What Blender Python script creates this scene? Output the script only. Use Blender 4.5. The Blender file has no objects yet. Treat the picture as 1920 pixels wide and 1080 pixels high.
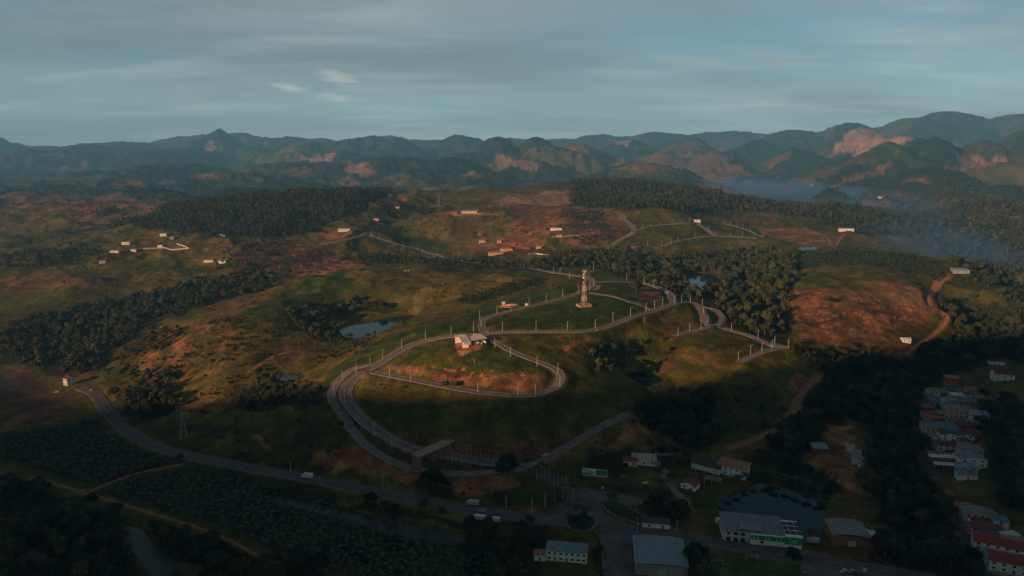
import bpy, bmesh, math, random
import numpy as np
from mathutils import Vector, Matrix
R = math.radians
random.seed(7)
SC = bpy.context.scene
COL = SC.collection

# ------------------------------------------------------------------ camera
CAMZ = 220.0
PITCH = R(11.05)
FPX = 1280.0
cam_d = bpy.data.cameras.new('camera')
cam_d.sensor_width = 36.0
cam_d.lens = 24.0
cam_d.clip_start = 1.0
cam_d.clip_end = 60000.0
cam = bpy.data.objects.new('camera', cam_d)
COL.objects.link(cam)
cam.location = (0, 0, CAMZ)
cam.rotation_euler = (R(90) - PITCH, 0, 0)
SC.camera = cam

# ------------------------------------------------------------------ world, sun, exposure
SUN_EL = 13.0
SUN_AZ = 50.0            # degrees left of straight behind the camera
TX, TY = math.sin(R(SUN_AZ)), math.cos(R(SUN_AZ))    # ground direction the light travels
world = bpy.data.worlds.new('World')
SC.world = world
world.use_nodes = True
nt = world.node_tree
nt.nodes.clear()
def N(t, typ, **kw):
    n = t.nodes.new(typ)
    for k, v in kw.items():
        setattr(n, k, v)
    return n
def mathn(t, op, a, b=None, c=None):
    n = t.nodes.new('ShaderNodeMath'); n.operation = op
    for i, v in enumerate((a, b, c)):
        if v is None: continue
        if isinstance(v, (int, float)): n.inputs[i].default_value = v
        else: t.links.new(v, n.inputs[i])
    return n.outputs[0]
out = N(nt, 'ShaderNodeOutputWorld')
bg = N(nt, 'ShaderNodeBackground'); bg.inputs[1].default_value = SKY_STRENGTH = 0.10
sky = N(nt, 'ShaderNodeTexSky'); sky.sky_type = 'NISHITA'; sky.sun_disc = False
sky.sun_elevation = R(SUN_EL)
sky.sun_rotation = R(180 + SUN_AZ)
sky.altitude = 300; sky.air_density = 1.0; sky.dust_density = 1.0; sky.ozone_density = 2.0
tc = N(nt, 'ShaderNodeTexCoord')
sep = N(nt, 'ShaderNodeSeparateXYZ'); nt.links.new(tc.outputs['Generated'], sep.inputs[0])
zc = mathn(nt, 'MAXIMUM', sep.outputs[2], 0.0)
den = mathn(nt, 'ADD', zc, 0.11)
cx = mathn(nt, 'DIVIDE', sep.outputs[0], den)
cy = mathn(nt, 'DIVIDE', sep.outputs[1], den)
comb = N(nt, 'ShaderNodeCombineXYZ'); nt.links.new(cx, comb.inputs[0]); nt.links.new(cy, comb.inputs[1])
def skynoise(scale, detail, rough, off, sx=1.0, sy=1.0):
    mp = N(nt, 'ShaderNodeMapping'); nt.links.new(comb.outputs[0], mp.inputs[0])
    mp.inputs['Location'].default_value = off; mp.inputs['Scale'].default_value = (sx, sy, 1)
    n = N(nt, 'ShaderNodeTexNoise'); nt.links.new(mp.outputs[0], n.inputs[0])
    n.inputs['Scale'].default_value = scale; n.inputs['Detail'].default_value = detail
    n.inputs['Roughness'].default_value = rough; n.inputs['Distortion'].default_value = 0.3
    return n.outputs[0]
def ramp(t, fac, stops):
    r = t.nodes.new('ShaderNodeValToRGB'); t.links.new(fac, r.inputs[0])
    e = r.color_ramp.elements
    e[0].position = stops[0][0]; e[0].color = stops[0][1]
    e[1].position = stops[-1][0]; e[1].color = stops[-1][1]
    for p, c in stops[1:-1]:
        k = e.new(p); k.color = c
    return r.outputs[0]
def g(v): return (v, v, v, 1)
def mixc(t, fac, a, b, mode='MIX'):
    m = t.nodes.new('ShaderNodeMix'); m.data_type = 'RGBA'; m.blend_type = mode
    for s, v in ((0, fac), (6, a), (7, b)):
        if isinstance(v, (int, float)): m.inputs[s].default_value = v
        elif isinstance(v, tuple): m.inputs[s].default_value = v
        else: t.links.new(v, m.inputs[s])
    return m.outputs[2]
n1 = skynoise(0.55, 6, 0.6, (3.1, 1.7, 0), 0.7, 1.3)     # broad cloud deck
n2 = skynoise(1.1, 7, 0.6, (9.3, 4.2, 0), 0.55, 1.5)      # streaks
deck = ramp(nt, n1, [(0.36, g(0)), (0.62, g(1))])
n3 = skynoise(0.95, 6, 0.58, (1.3, 8.8, 0), 0.6, 1.0)
tone = N(nt, 'ShaderNodeMapRange'); nt.links.new(n3, tone.inputs[0])
for _i, _v in enumerate((0.32, 0.68, 0.90, 1.17)): tone.inputs[_i + 1].default_value = _v
wisp = ramp(nt, n2, [(0.52, g(0)), (0.74, g(1))])
SKY_TINT = (0.58, 0.77, 0.80, 1)
CLOUD_A = (2.2, 2.62, 2.68, 1)     # grey undersides of the deck
CLOUD_B = (4.4, 4.5, 4.3, 1)       # catching light
base = mixc(nt, 1.0, sky.outputs[0], SKY_TINT, 'MULTIPLY')
c1 = mixc(nt, mathn(nt, 'MULTIPLY_ADD', deck, 0.5, 0.42), base, CLOUD_A)
c2 = mixc(nt, mathn(nt, 'MULTIPLY', wisp, 0.5), c1, CLOUD_B)
# a few small clouds that still catch the sun
def puff(c2, u, v, ru, rv, amt, seed):
    dx = mathn(nt, 'DIVIDE', mathn(nt, 'SUBTRACT', cx, u), ru); dy = mathn(nt, 'DIVIDE', mathn(nt, 'SUBTRACT', cy, v), rv)
    d = mathn(nt, 'SQRT', mathn(nt, 'ADD', mathn(nt, 'MULTIPLY', dx, dx), mathn(nt, 'MULTIPLY', dy, dy)))
    n = skynoise(5.5, 8, 0.68, (seed, 2.2 * seed, 0), 0.8, 1.3)
    k = mathn(nt, 'SUBTRACT', mathn(nt, 'MULTIPLY', n, 2.3), mathn(nt, 'ADD', d, 0.42))
    k = mathn(nt, 'MULTIPLY', mathn(nt, 'MAXIMUM', mathn(nt, 'MINIMUM', mathn(nt, 'MULTIPLY', k, 1.0), 1.0), 0.0), amt)
    return mixc(nt, k, c2, (6.4, 6.0, 5.2, 1))
for _p in ((-1.12, 4.55, .17, .42, .6, 3.3), (-1.5, 4.8, .16, .3, .5, 7.1), (-1.3, 5.2, .2, .3, .4, 4.4), (-3.1, 3.2, .4, .3, .3, 5.7), (2.2, 3.9, .6, .5, .25, 8.9)): c2 = puff(c2, *_p)
# brighter band of sky low over the horizon
hb_ = N(nt, 'ShaderNodeMapRange'); nt.links.new(sep.outputs[2], hb_.inputs[0]); hb_.interpolation_type = 'SMOOTHSTEP'
for _i, _v in enumerate((0.0, 0.13, 2.3, 1.0)): hb_.inputs[_i + 1].default_value = _v
_vm = N(nt, 'ShaderNodeVectorMath', operation='SCALE'); nt.links.new(c2, _vm.inputs[0]); nt.links.new(hb_.outputs[0], _vm.inputs['Scale']); c2 = _vm.outputs[0]
# sky above the view dimmed, an added darkening that deepens the foreground shade
zen = N(nt, 'ShaderNodeMapRange'); nt.links.new(sep.outputs[2], zen.inputs[0]); zen.interpolation_type = 'SMOOTHSTEP'
for _i, _v in enumerate((0.22, 0.62, 1.0, 0.26)): zen.inputs[_i + 1].default_value = _v
vm = N(nt, 'ShaderNodeVectorMath', operation='SCALE'); nt.links.new(c2, vm.inputs[0]); nt.links.new(mathn(nt, 'MULTIPLY', zen.outputs[0], tone.outputs[0]), vm.inputs['Scale'])
nt.links.new(vm.outputs[0], bg.inputs[0]); nt.links.new(bg.outputs[0], out.inputs[0])

sun_d = bpy.data.lights.new('sun', 'SUN')
sun_d.energy = 5.0; sun_d.angle = R(0.5); sun_d.color = (1.0, 0.57, 0.31)
sun = bpy.data.objects.new('sun', sun_d); COL.objects.link(sun)
sdir = Vector((TX * math.cos(R(SUN_EL)), TY * math.cos(R(SUN_EL)), -math.sin(R(SUN_EL))))
sun.rotation_euler = sdir.to_track_quat('-Z', 'Y').to_euler()
sun.location = (-400, -400, 600)
SC.view_settings.view_transform = 'Standard'
SC.view_settings.look = 'None'
SC.view_settings.exposure = 0.35
SC.view_settings.gamma = 1.0
SC.render.engine = 'CYCLES'
SC.cycles.max_bounces = 5
SC.cycles.diffuse_bounces = 2
SC.cycles.volume_bounces = 0
SC.cycles.use_denoising = True

# ------------------------------------------------------------------ terrain heights
def dep(py): return PITCH + math.atan((py - 540.0) / FPX)
CP, SP = math.cos(PITCH), math.sin(PITCH)
def ray(px, py):
    a = (px - 960.0) / FPX; b = (540.0 - py) / FPX
    return np.array((a, CP + b * SP, -SP + b * CP))
def at_z(px, py, z):
    d = ray(px, py); t = (z - CAMZ) / d[2]
    return d[0] * t, d[1] * t
def proj(x, y, z):
    f = y * CP - (z - CAMZ) * SP; u = y * SP + (z - CAMZ) * CP
    return 960 + FPX * x / f, 540 - FPX * u / f

_rs = np.random.RandomState(11)
_perm = _rs.permutation(512)
_ang = _rs.rand(512) * 2 * np.pi
_gx, _gy = np.cos(_ang).astype(np.float32), np.sin(_ang).astype(np.float32)
def perlin(x, y, seed=0):
    x = np.asarray(x, np.float64); y = np.asarray(y, np.float64)
    xi = np.floor(x).astype(np.int64); yi = np.floor(y).astype(np.int64)
    xf = (x - xi).astype(np.float32); yf = (y - yi).astype(np.float32)
    u = xf * xf * xf * (xf * (xf * 6 - 15) + 10); v = yf * yf * yf * (yf * (yf * 6 - 15) + 10)
    def gr(ix, iy, dx, dy):
        h = _perm[(_perm[(ix + seed * 37) & 511] + iy) & 511]
        return _gx[h] * dx + _gy[h] * dy
    a = gr(xi, yi, xf, yf); b = gr(xi + 1, yi, xf - 1, yf)
    c = gr(xi, yi + 1, xf, yf - 1); d = gr(xi + 1, yi + 1, xf - 1, yf - 1)
    return (a + u * (b - a) + v * ((c + u * (d - c)) - (a + u * (b - a)))) * 1.5
def fbm(x, y, wl, octs=4, seed=0, gain=0.5):
    s = 0; a = 1.0
    for k in range(octs):
        s = s + a * perlin(x / wl + 13.7 * k, y / wl - 7.3 * k, seed + k); wl *= 0.5; a *= gain
    return s
def ridged(x, y, wl, octs=4, seed=0, gain=0.5):
    s = 0; a = 1.0
    for k in range(octs):
        s = s + a * (1 - 2 * np.abs(perlin(x / wl + 5.1 * k, y / wl + 9.2 * k, seed + k))); wl *= 0.5; a *= gain
    return s
def sstep(a, b, x):
    t = np.clip((x - a) / (b - a), 0, 1); return t * t * (3 - 2 * t)

CTRL = """0 1080 2;200 1080 0;300 1040 0;480 1080 2;700 1080 2;960 1080 2;1200 1080 1;1400 1080 2;1650 1080 2;1920 1080 6
0 950 4;200 930 3;400 960 3;600 1000 2;800 1000 1;0 850 3;150 900 3;300 880 3
170 730 5;210 780 4;280 830 4;360 855 4;480 880 4;600 900 4;700 920 4;800 940 4;900 960 4;1000 970 4;1060 950 4
0 700 4;0 780 3;100 760 4;60 720 4;120 700 5;60 640 8
300 780 8;250 750 10;400 820 9;500 830 14;600 830 18;620 870 10;700 890 9;500 780 20;560 750 26;600 720 30
640 770 30;660 800 26;690 830 20;760 870 12;800 890 9;900 885 8;980 875 8
700 810 23;760 840 17;810 855 15;860 860 13;950 870 9
820 830 17;880 830 19;1000 830 22;940 850 16;1050 845 12;1120 800 20;1175 775 25
850 780 31;1000 790 31;750 760 36;950 750 39;1100 750 34;1150 720 34;1170 770 27
700 700 43;760 712 42;840 728 41;920 738 41;1000 742 42;1045 720 45;1050 705 46;1030 685 49;980 665 54;940 650 58;925 635 61
850 670 55;900 690 50;760 690 49;800 660 54;880 640 61
640 735 36;660 710 40;700 685 44;750 655 51;800 637 56;850 630 60;900 628 62
760 620 54;700 650 45;640 700 35;850 600 56;900 580 58;960 560 60;820 600 52
800 590 46;700 612 30;650 625 29;760 600 31;620 600 33;640 580 34
930 622 62;1000 621 62;1120 620 60;1170 605 61;1210 588 62;1265 570 60
1095 575 66;1040 600 64;1150 600 62;1000 570 65;1050 555 67;1090 545 68;1110 535 68;1100 522 66;1040 512 62;1080 520 64
1180 565 64;1250 550 59;1220 530 57;1180 515 56;1100 508 58;1200 545 61
1000 650 57;1060 660 53;1100 640 55;1150 640 52;1200 620 54;1250 600 54;1100 700 42;1150 690 35;1140 660 42
1210 712 20;1180 705 21;1240 720 20;1200 680 28;1250 670 33;1250 640 42;1250 700 25
1310 575 53;1330 600 49;1345 612 46;1400 630 43;1470 648 39;1500 655 36;1430 665 38;1390 680 35;1320 618 47;1265 632 45
1300 660 40;1350 700 32;1320 710 30;1420 710 29;1480 690 28;1530 690 20;1540 700 18
1500 750 12;1480 790 8;1420 820 5;1370 840 4;1350 750 18;1300 760 14;1250 760 14;1200 800 12;1250 820 6;1150 830 10;1300 800 8;1400 770 14
1200 870 3;1330 880 3;1120 900 4;1200 920 3;1430 950 0;1500 900 1;1300 930 2;1150 960 3;1250 1000 2;1430 1030 2;1600 1020 2;1600 950 1;1600 850 3;1560 800 3;1600 780 4;1640 900 1;1700 950 1
1750 900 2;1760 800 4;1760 750 5;1820 720 8;1880 700 12;1850 850 6;1900 850 12;1920 800 16;1920 920 12;1830 960 4;1900 1000 8;1920 700 18;1860 1050 6
1650 750 2;1700 700 2;1640 700 6;1580 680 12;1700 660 12;1740 630 15;1775 600 20;1770 585 22;1850 640 6;1900 620 10;1850 600 12;1920 590 16
1480 560 48;1480 600 40;1500 640 28;1600 630 27;1600 600 36;1600 560 52;1600 530 62;1700 600 30;1700 560 48;1760 540 58;1700 520 66;1560 510 64;1500 530 56;1520 500 62;1600 490 72;1700 490 73;1640 475 76;1560 474 72;1480 480 60;1800 510 64;1860 530 56;1920 550 46
1450 520 48;1400 540 42;1380 580 42;1450 600 38;1450 640 30;1330 540 38;1300 535 38;1300 500 45;1200 495 50;1400 490 45;1450 470 48;1250 480 50
1160 400 96;1190 430 78;1147 458 62;1233 422 82;1280 420 82;1297 415 84;1343 443 66;1280 450 66;1250 462 60;1415 445 62;1390 427 72;1430 445 62;1350 460 56;1470 455 55
1340 395 92;1400 395 92;1450 400 86;1500 430 70;1560 440 66;1590 430 70;1650 440 62;1700 455 52;1760 480 36;1640 465 52
1350 372 112;1450 385 98;1550 400 84;1640 420 62;1700 440 48
1100 346 132;1180 342 136;1250 352 128;1080 380 112;1200 385 112;1280 400 98
940 385 104;1000 383 106;1060 385 106;870 400 96;800 415 84;1000 420 82;900 430 74;1100 430 78;1060 450 62;940 470 50;880 465 52;1000 470 50;1040 460 54;1120 460 58
740 430 64;700 435 72;690 432 74;645 432 74;600 445 64;640 455 60;760 460 50;830 480 45;900 490 44;960 497 44;820 450 52
730 365 122;700 385 110;750 385 106;820 400 90;640 400 98;600 385 112;500 378 114;400 380 106;350 390 98;500 410 88;600 420 80;450 430 66;400 440 60;560 440 64;300 410 76
150 380 88;50 383 84;250 388 84;100 405 66;200 400 72;0 400 70;60 430 40;200 430 42;100 440 46;0 450 40;120 460 38
305 440 60;235 455 54;213 470 48;330 463 54;415 442 62;390 490 40;450 470 50;500 450 58;520 480 44;560 460 56;600 490 50;650 490 54;620 510 46;540 500 46
200 500 36;150 525 36;50 540 28;300 510 34;320 490 40;300 540 24;400 520 32;0 480 30;0 520 32
200 580 8;250 560 14;100 600 10;0 560 20;0 620 16;100 660 6;300 570 16;400 555 26;450 540 36;500 530 44
560 530 54;650 515 60;740 508 63;850 512 62;950 515 61;1000 520 60;700 540 54;800 550 52;900 545 54;740 575 40;600 560 46;1010 535 58;880 565 50
500 570 46;450 600 46;400 620 42;350 640 36;500 620 40;560 600 40;560 640 32;450 660 32;400 700 22;500 680 26;540 708 16;330 700 16;300 660 24;250 640 20;200 680 10;250 700 10;300 730 8;450 720 18;480 740 14;580 690 22;620 670 30;640 650 30"""
pts = []
for tok in CTRL.replace('\n', ';').split(';'):
    a, b, z = (float(v) for v in tok.split())
    x, y = at_z(a, b, z); pts.append((x, y, z))
for az in range(-60, 61, 8):       # anchors under the camera and beyond the near hills
    pts.append((280 * math.sin(R(az)), 280 * math.cos(R(az)), 2.0))
    pts.append((60 * math.sin(R(az)), 60 * math.cos(R(az)), 3.0))
    pts.append((3000 * math.sin(R(az)), 3000 * math.cos(R(az)), 20.0))
for az in (-60, -52, -46, 46, 52, 60):
    for r in (500, 800, 1300, 2000):
        pts.append((r * math.sin(R(az)), r * math.cos(R(az)), 25.0 if az > 0 else 15.0))
for a, Y, z in ((700, 1180, 42), (1000, 1180, 40), (560, 1050, 38), (1640, 1150, 42), (1500, 1150, 44), (900, 1080, 46)):
    pts.append(((a - 960) / FPX * Y, Y, z))
pts = np.array(pts)
def lp(x, y): return np.arctan2(x, y), np.log(np.maximum(np.hypot(x, y), 30.0))
pu, pv = lp(pts[:, 0], pts[:, 1])
C2 = 0.025 ** 2
K = np.sqrt((pu[:, None] - pu[None]) ** 2 + (pv[:, None] - pv[None]) ** 2 + C2)
npt = len(pts)
A = np.zeros((npt + 1, npt + 1)); A[:npt, :npt] = K - 0.012 * np.eye(npt); A[npt, :npt] = 1; A[:npt, npt] = 1
wts = np.linalg.solve(A, np.append(pts[:, 2], 0.0))
def rbf(u, v):
    res = np.full(u.shape, wts[-1])
    fu, fv = u.ravel().astype(np.float32), v.ravel().astype(np.float32); o = res.ravel()
    wf = wts[:-1].astype(np.float32)
    for s in range(0, len(fu), 60000):
        e = s + 60000
        d = (fu[s:e, None] - pu[None].astype(np.float32)) ** 2 + (fv[s:e, None] - pv[None].astype(np.float32)) ** 2
        o[s:e] += np.sqrt(d + C2) @ wf
    return o.reshape(u.shape)

# hills of the distance: px, py of the top, depth, half widths in px left and right, depth width, sharpness
HILLS = [(415, 240, 8600, 60, 70, 1100, 1.2), (385, 262, 8300, 60, 60, 1000, 1.6), (170, 268, 7600, 90, 90, 1200, 1.7), (320, 276, 7400, 70, 80, 1000, 1.8),
 (-30, 250, 9000, 60, 70, 1200, 1.4), (60, 280, 7800, 80, 90, 1200, 1.8), (470, 272, 8300, 60, 70, 900, 1.6),
 (580, 264, 7600, 70, 90, 1100, 1.6), (700, 252, 7800, 90, 90, 1200, 1.8), (745, 256, 7400, 60, 70, 900, 1.6), (640, 280, 6600, 70, 80, 900, 1.7),
 (860, 252, 8200, 70, 90, 1200, 1.7), (935, 253, 5700, 85, 70, 800, 1.5), (1003, 255, 5500, 60, 100, 850, 1.6), (880, 285, 5300, 90, 60, 700, 1.6),
 (1085, 268, 6200, 60, 90, 900, 1.7), (1180, 262, 7600, 90, 90, 1200, 1.8), (1290, 252, 6900, 70, 80, 1000, 1.5), (1340, 280, 5600, 70, 70, 800, 1.7), (1240, 282, 6000, 70, 70, 800, 1.7),
 (740, 291, 4700, 100, 110, 650, 1.8), (850, 291, 4300, 110, 100, 550, 1.6), (985, 295, 4700, 80, 90, 600, 1.7), (1200, 304, 4000, 90, 110, 500, 2), (600, 303, 5200, 90, 90, 700, 2),
 (310, 304, 4900, 150, 120, 600, 2), (530, 302, 4800, 110, 140, 600, 2), (420, 322, 4000, 130, 120, 400, 2), (180, 332, 3700, 160, 160, 400, 2),
 (1480, 242, 8000, 110, 120, 1300, 1.7), (1420, 262, 6900, 90, 90, 900, 1.7), (1590, 228, 7400, 110, 110, 1100, 1.7), (1700, 220, 7900, 130, 140, 1300, 1.8), (1765, 208, 8200, 140, 160, 1400, 1.7), (1900, 212, 8000, 150, 200, 1400, 1.8), (2050, 200, 7500, 150, 200, 1400, 1.8),
 (1620, 250, 5400, 80, 90, 700, 1.9), (1690, 252, 5000, 60, 80, 600, 1.8), (1500, 280, 5400, 90, 80, 700, 1.8), (1560, 268, 5800, 90, 90, 700, 1.8),
 (1665, 262, 3800, 110, 85, 420, 1.5), (1745, 254, 3900, 75, 130, 480, 1.5), (1850, 262, 4200, 80, 100, 500, 1.7), (1925, 236, 4600, 90, 150, 650, 1.5), (1600, 306, 3700, 100, 90, 300, 1.7),
 (1560, 352, 2500, 60, 80, 170, 1.8), (1650, 358, 2250, 75, 75, 150, 1.7), (1780, 352, 2500, 90, 110, 240, 1.8), (1900, 345, 2700, 110, 120, 280, 1.8), (1850, 375, 1950, 110, 120, 160, 1.8), (1930, 390, 1700, 80, 120, 150, 1.8),
 (1750, 310, 3100, 90, 100, 300, 1.8), (1880, 300, 3300, 100, 130, 330, 1.8),
 (560, 345, 3100, 120, 140, 250, 2), (260, 352, 2700, 160, 150, 230, 2), (60, 352, 2800, 120, 140, 250, 2), (900, 345, 3100, 100, 120, 250, 2), (1030, 340, 3300, 90, 100, 260, 2)]
FAR = [(-300, 262), (-60, 258), (0, 262), (60, 272), (130, 272), (230, 262), (290, 265), (340, 255), (380, 247), (440, 250), (490, 254), (560, 256), (640, 259), (690, 254), (740, 250), (800, 260), (860, 256),
 (900, 258), (960, 255), (1000, 257), (1080, 257), (1110, 250), (1130, 249), (1145, 252), (1180, 249), (1230, 247), (1290, 248), (1340, 245), (1400, 245), (1440, 249), (1480, 247), (1530, 244), (1590, 240), (1700, 232), (1920, 222), (2300, 215)]
def far_h(x, y):
    fx = 960 + FPX * x / np.maximum(y, 100.0) / CP
    h = 16 + 34 * (0.5 + fbm(x, y, 900, 3, 3)) + 10 * ridged(x, y, 420, 3, 8)
    h = h * np.where(fx > 1280, 0.55, 1.0)
    for (px, py, Y, wl, wr, wd, sh) in HILLS:
        zt = CAMZ - Y * math.tan(dep(py)); xc = (px - 960) / FPX * Y * CP
        wx = np.where(x < xc, wl, wr) / FPX * Y * (1.22 if Y > 3500 else 1.0)
        m = (np.abs(x - xc) < wx * 3) & (np.abs(y - Y) < wd * 3)
        if not m.any(): continue
        xx, yy = x[m], y[m]
        warp = fbm(xx, yy, 800, 4, int(px) % 17, 0.6) * 0.30
        d = np.hypot((xx - xc) / wx[m], (yy - Y) / wd); d = d * (1 + warp * sstep(0.1, 0.7, d))
        hh = (zt - 10) * np.exp(-np.power(d, sh) * 1.1)
        k = sstep(0.0, 0.7, d) * np.exp(-d * 0.8)
        hh = hh + k * min(zt, 420) * 0.26 * (ridged(xx + 90 * perlin(xx / 400, yy / 400, 3), yy, 560, 5, int(px) % 13 + 2, 0.55) - 1.25)
        cur = h[m]; s = 12.0
        mx = np.maximum(cur, hh); h[m] = mx + s * np.log1p(np.exp(-np.abs(cur - hh) / s)) * 0.25
    fp = np.array(FAR, float)
    pyc = np.interp(fx, fp[:, 0], fp[:, 1]) + 3 + 3.2 * fbm(fx, fx * 0, 70, 4, 6, 0.6) + 3 * np.exp(-((fx - 900) / 220) ** 2); Yc = 10200 + 800 * fbm(fx, fx * 0, 300, 2, 5)
    zc_ = CAMZ - Yc * np.tan(PITCH + np.arctan((pyc - 540) / FPX))
    d = (y - Yc) / np.where(y < Yc, 1500, 1600)
    hr = zc_ * np.exp(-d * d) * (1 + 0.16 * sstep(0, 1.0, np.abs(d)) * (ridged(x, y, 900, 4, 9) - 1.1)) + 14 * fbm(x, y, 500, 3, 4)
    h = np.maximum(h, hr)
    return h

# ridge behind the camera whose long shadow lies over the valley
def back_h(x, y):
    t = x * TX + y * TY; n = x * TY - y * TX
    zc_ = np.interp(n, [-1600, -820, -690, -615, -505, -432, -363, -325, -298, -262, -230, -100, 0, 1500], RIDGE)
    f = np.exp(-((t + 1250) / 320.0) ** 2)
    return zc_ * f
RIDGE = [250, 296, 302, 322, 370, 382, 406, 426, 445, 500, 520, 530, 540, 560]

TANSTEP = 0.005
naz = 1080
azd = np.linspace(-44, 44, naz)
azc_l = np.linspace(-180, -44, 60)[:-1]; azc_r = np.linspace(44, 180, 60)[1:]
AZ = np.radians(np.concatenate((azc_l, azd, azc_r)))
RR = np.concatenate(([8, 40, 80, 120, 160, 200, 230], np.exp(np.arange(math.log(255), math.log(13000), 0.0052))))
LR = np.log(RR)
GA, GR = np.meshgrid(AZ, RR)
GX = (np.sin(GA) * GR); GY = (np.cos(GA) * GR)
def base_height():
    u, v = GA, np.log(np.maximum(GR, 30))
    H = np.full(GX.shape, 3.0)
    front = (np.abs(GA) < R(62)) & (GR < 3300)
    H[front] = rbf(u[front], v[front])
    side = sstep(R(62), R(50), np.abs(GA))
    H = H * side + (1 - side) * 8
    farm = GR > 1500
    F = np.zeros_like(H)
    fm = farm & (np.abs(GA) < R(80))
    F[fm] = far_h(GX[fm], GY[fm])
    F[farm & ~fm] = 60 + 50 * fbm(GX[farm & ~fm], GY[farm & ~fm], 2500, 3, 2)
    w = sstep(2150, 2800, GR)
    Hn = H * (1 - w)
    H = np.where(farm, np.where(w > 0, Hn + F * w, H), H)
    # hills of the middle distance that stand on the near sheet
    m2 = farm & (w < 1) & (GX > 0)
    H[m2] = np.where(GX[m2] / GY[m2] > 0.42, np.maximum(H[m2], F[m2] * sstep(1500, 1900, GR[m2])), H[m2])
    # small relief
    amp = sstep(320, 1200, GR)
    H = H + amp * 3.0 * fbm(GX, GY, 160, 3, 21) + sstep(850, 1400, GR) * 13 * fbm(GX, GY, 380, 3, 28) + 0.9 * fbm(GX, GY, 32, 3, 31) * sstep(6, 25, H)
    H = H + sstep(500, 1100, GR) * sstep(18, 45, H) * (3.4 + 2.8 * sstep(-80, -260, GX)) * (ridged(GX, GY, 120, 3, 25) - 0.9)
    b = back_h(GX, GY)
    H = np.maximum(H, b)
    return H
H = base_height()
def h_at(x, y):
    x = np.asarray(x, float); y = np.asarray(y, float)
    a = np.arctan2(x, y); lr = np.log(np.maximum(np.hypot(x, y), 9))
    ia = np.interp(a, AZ, np.arange(len(AZ))); ir = np.interp(lr, LR, np.arange(len(LR)))
    i0 = np.clip(ia.astype(int), 0, len(AZ) - 2); j0 = np.clip(ir.astype(int), 0, len(LR) - 2)
    fa, fr = ia - i0, ir - j0
    return (H[j0, i0] * (1 - fa) + H[j0, i0 + 1] * fa) * (1 - fr) + (H[j0 + 1, i0] * (1 - fa) + H[j0 + 1, i0 + 1] * fa) * fr
def gp(px, py):
    """pixel of the photograph -> point on the ground"""
    d = ray(px, py); hr = math.hypot(d[0], d[1])
    rr = RR[6:]; hh = h_at(d[0] / hr * rr, d[1] / hr * rr); rz = CAMZ + d[2] / hr * rr
    below = rz < hh
    if not below.any():
        r = 14000.0
    else:
        k = int(np.argmax(below))
        if k == 0: r = rr[0]
        else:
            a0 = rz[k - 1] - hh[k - 1]; a1 = rz[k] - hh[k]
            r = rr[k - 1] + (rr[k] - rr[k - 1]) * a0 / (a0 - a1)
    x, y = d[0] / hr * r, d[1] / hr * r
    return x, y
def pl(s):
    return [tuple(float(v) for v in t.split(',')) for t in s.split()]
def gpoly(s): return np.array([gp(a, b) for a, b in pl(s)])
# ------------------------------------------------------------------ materials
MAT = {}
def mat(name, col, rough=0.9, var=0.12, scale=0.5, bump=0.0, metallic=0.0, rnd=0.0, spec=0.3, detail=3):
    if name in MAT: return MAT[name]
    m = bpy.data.materials.new(name); m.use_nodes = True; t = m.node_tree
    b = t.nodes['Principled BSDF']; b.inputs['Roughness'].default_value = rough
    b.inputs['Metallic'].default_value = metallic; b.inputs['Specular IOR Level'].default_value = spec
    co = N(t, 'ShaderNodeTexCoord')
    no = N(t, 'ShaderNodeTexNoise'); t.links.new(co.outputs['Object'], no.inputs[0])
    no.inputs['Scale'].default_value = scale; no.inputs['Detail'].default_value = detail; no.inputs['Roughness'].default_value = 0.65
    r = N(t, 'ShaderNodeMapRange'); t.links.new(no.outputs[0], r.inputs[0])
    r.inputs[1].default_value = 0.3; r.inputs[2].default_value = 0.7; r.inputs[3].default_value = 1 - var; r.inputs[4].default_value = 1 + var
    fac = r.outputs[0]
    if rnd:
        oi = N(t, 'ShaderNodeObjectInfo')
        rr = mathn(t, 'MULTIPLY_ADD', oi.outputs['Random'], 2 * rnd, 1 - rnd)
        fac = mathn(t, 'MULTIPLY', fac, rr)
    hs = N(t, 'ShaderNodeHueSaturation'); hs.inputs['Color'].default_value = (*col, 1)
    t.links.new(fac, hs.inputs['Value'])
    if rnd:
        hr = mathn(t, 'FRACT', mathn(t, 'MULTIPLY', oi.outputs['Random'], 7.31))
        t.links.new(mathn(t, 'MULTIPLY_ADD', hr, -0.055, 0.515), hs.inputs['Hue'])
    t.links.new(hs.outputs[0], b.inputs['Base Color'])
    if bump:
        bp = N(t, 'ShaderNodeBump'); bp.inputs['Strength'].default_value = 0.6; bp.inputs['Distance'].default_value = bump
        t.links.new(no.outputs[0], bp.inputs['Height']); t.links.new(bp.outputs[0], b.inputs['Normal'])
    MAT[name] = m
    return m

def tag(o, label=None, cat=None, group=None, kind=None):
    if label: o['label'] = label
    if cat: o['category'] = cat
    if group: o['group'] = group
    if kind: o['kind'] = kind
    return o
def mesh_np(name, co, faces, mats=(), smooth=False, kind=None, fm=None):
    me = bpy.data.meshes.new(name)
    me.from_pydata([tuple(map(float, c)) for c in co], [], [tuple(int(i) for i in f) for f in faces])
    for m in mats: me.materials.append(m)
    if fm is not None: me.polygons.foreach_set('material_index', np.asarray(fm, np.int32))
    if smooth: me.shade_smooth()
    o = bpy.data.objects.new(name, me); COL.objects.link(o)
    if kind: o['kind'] = kind
    return o

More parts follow.
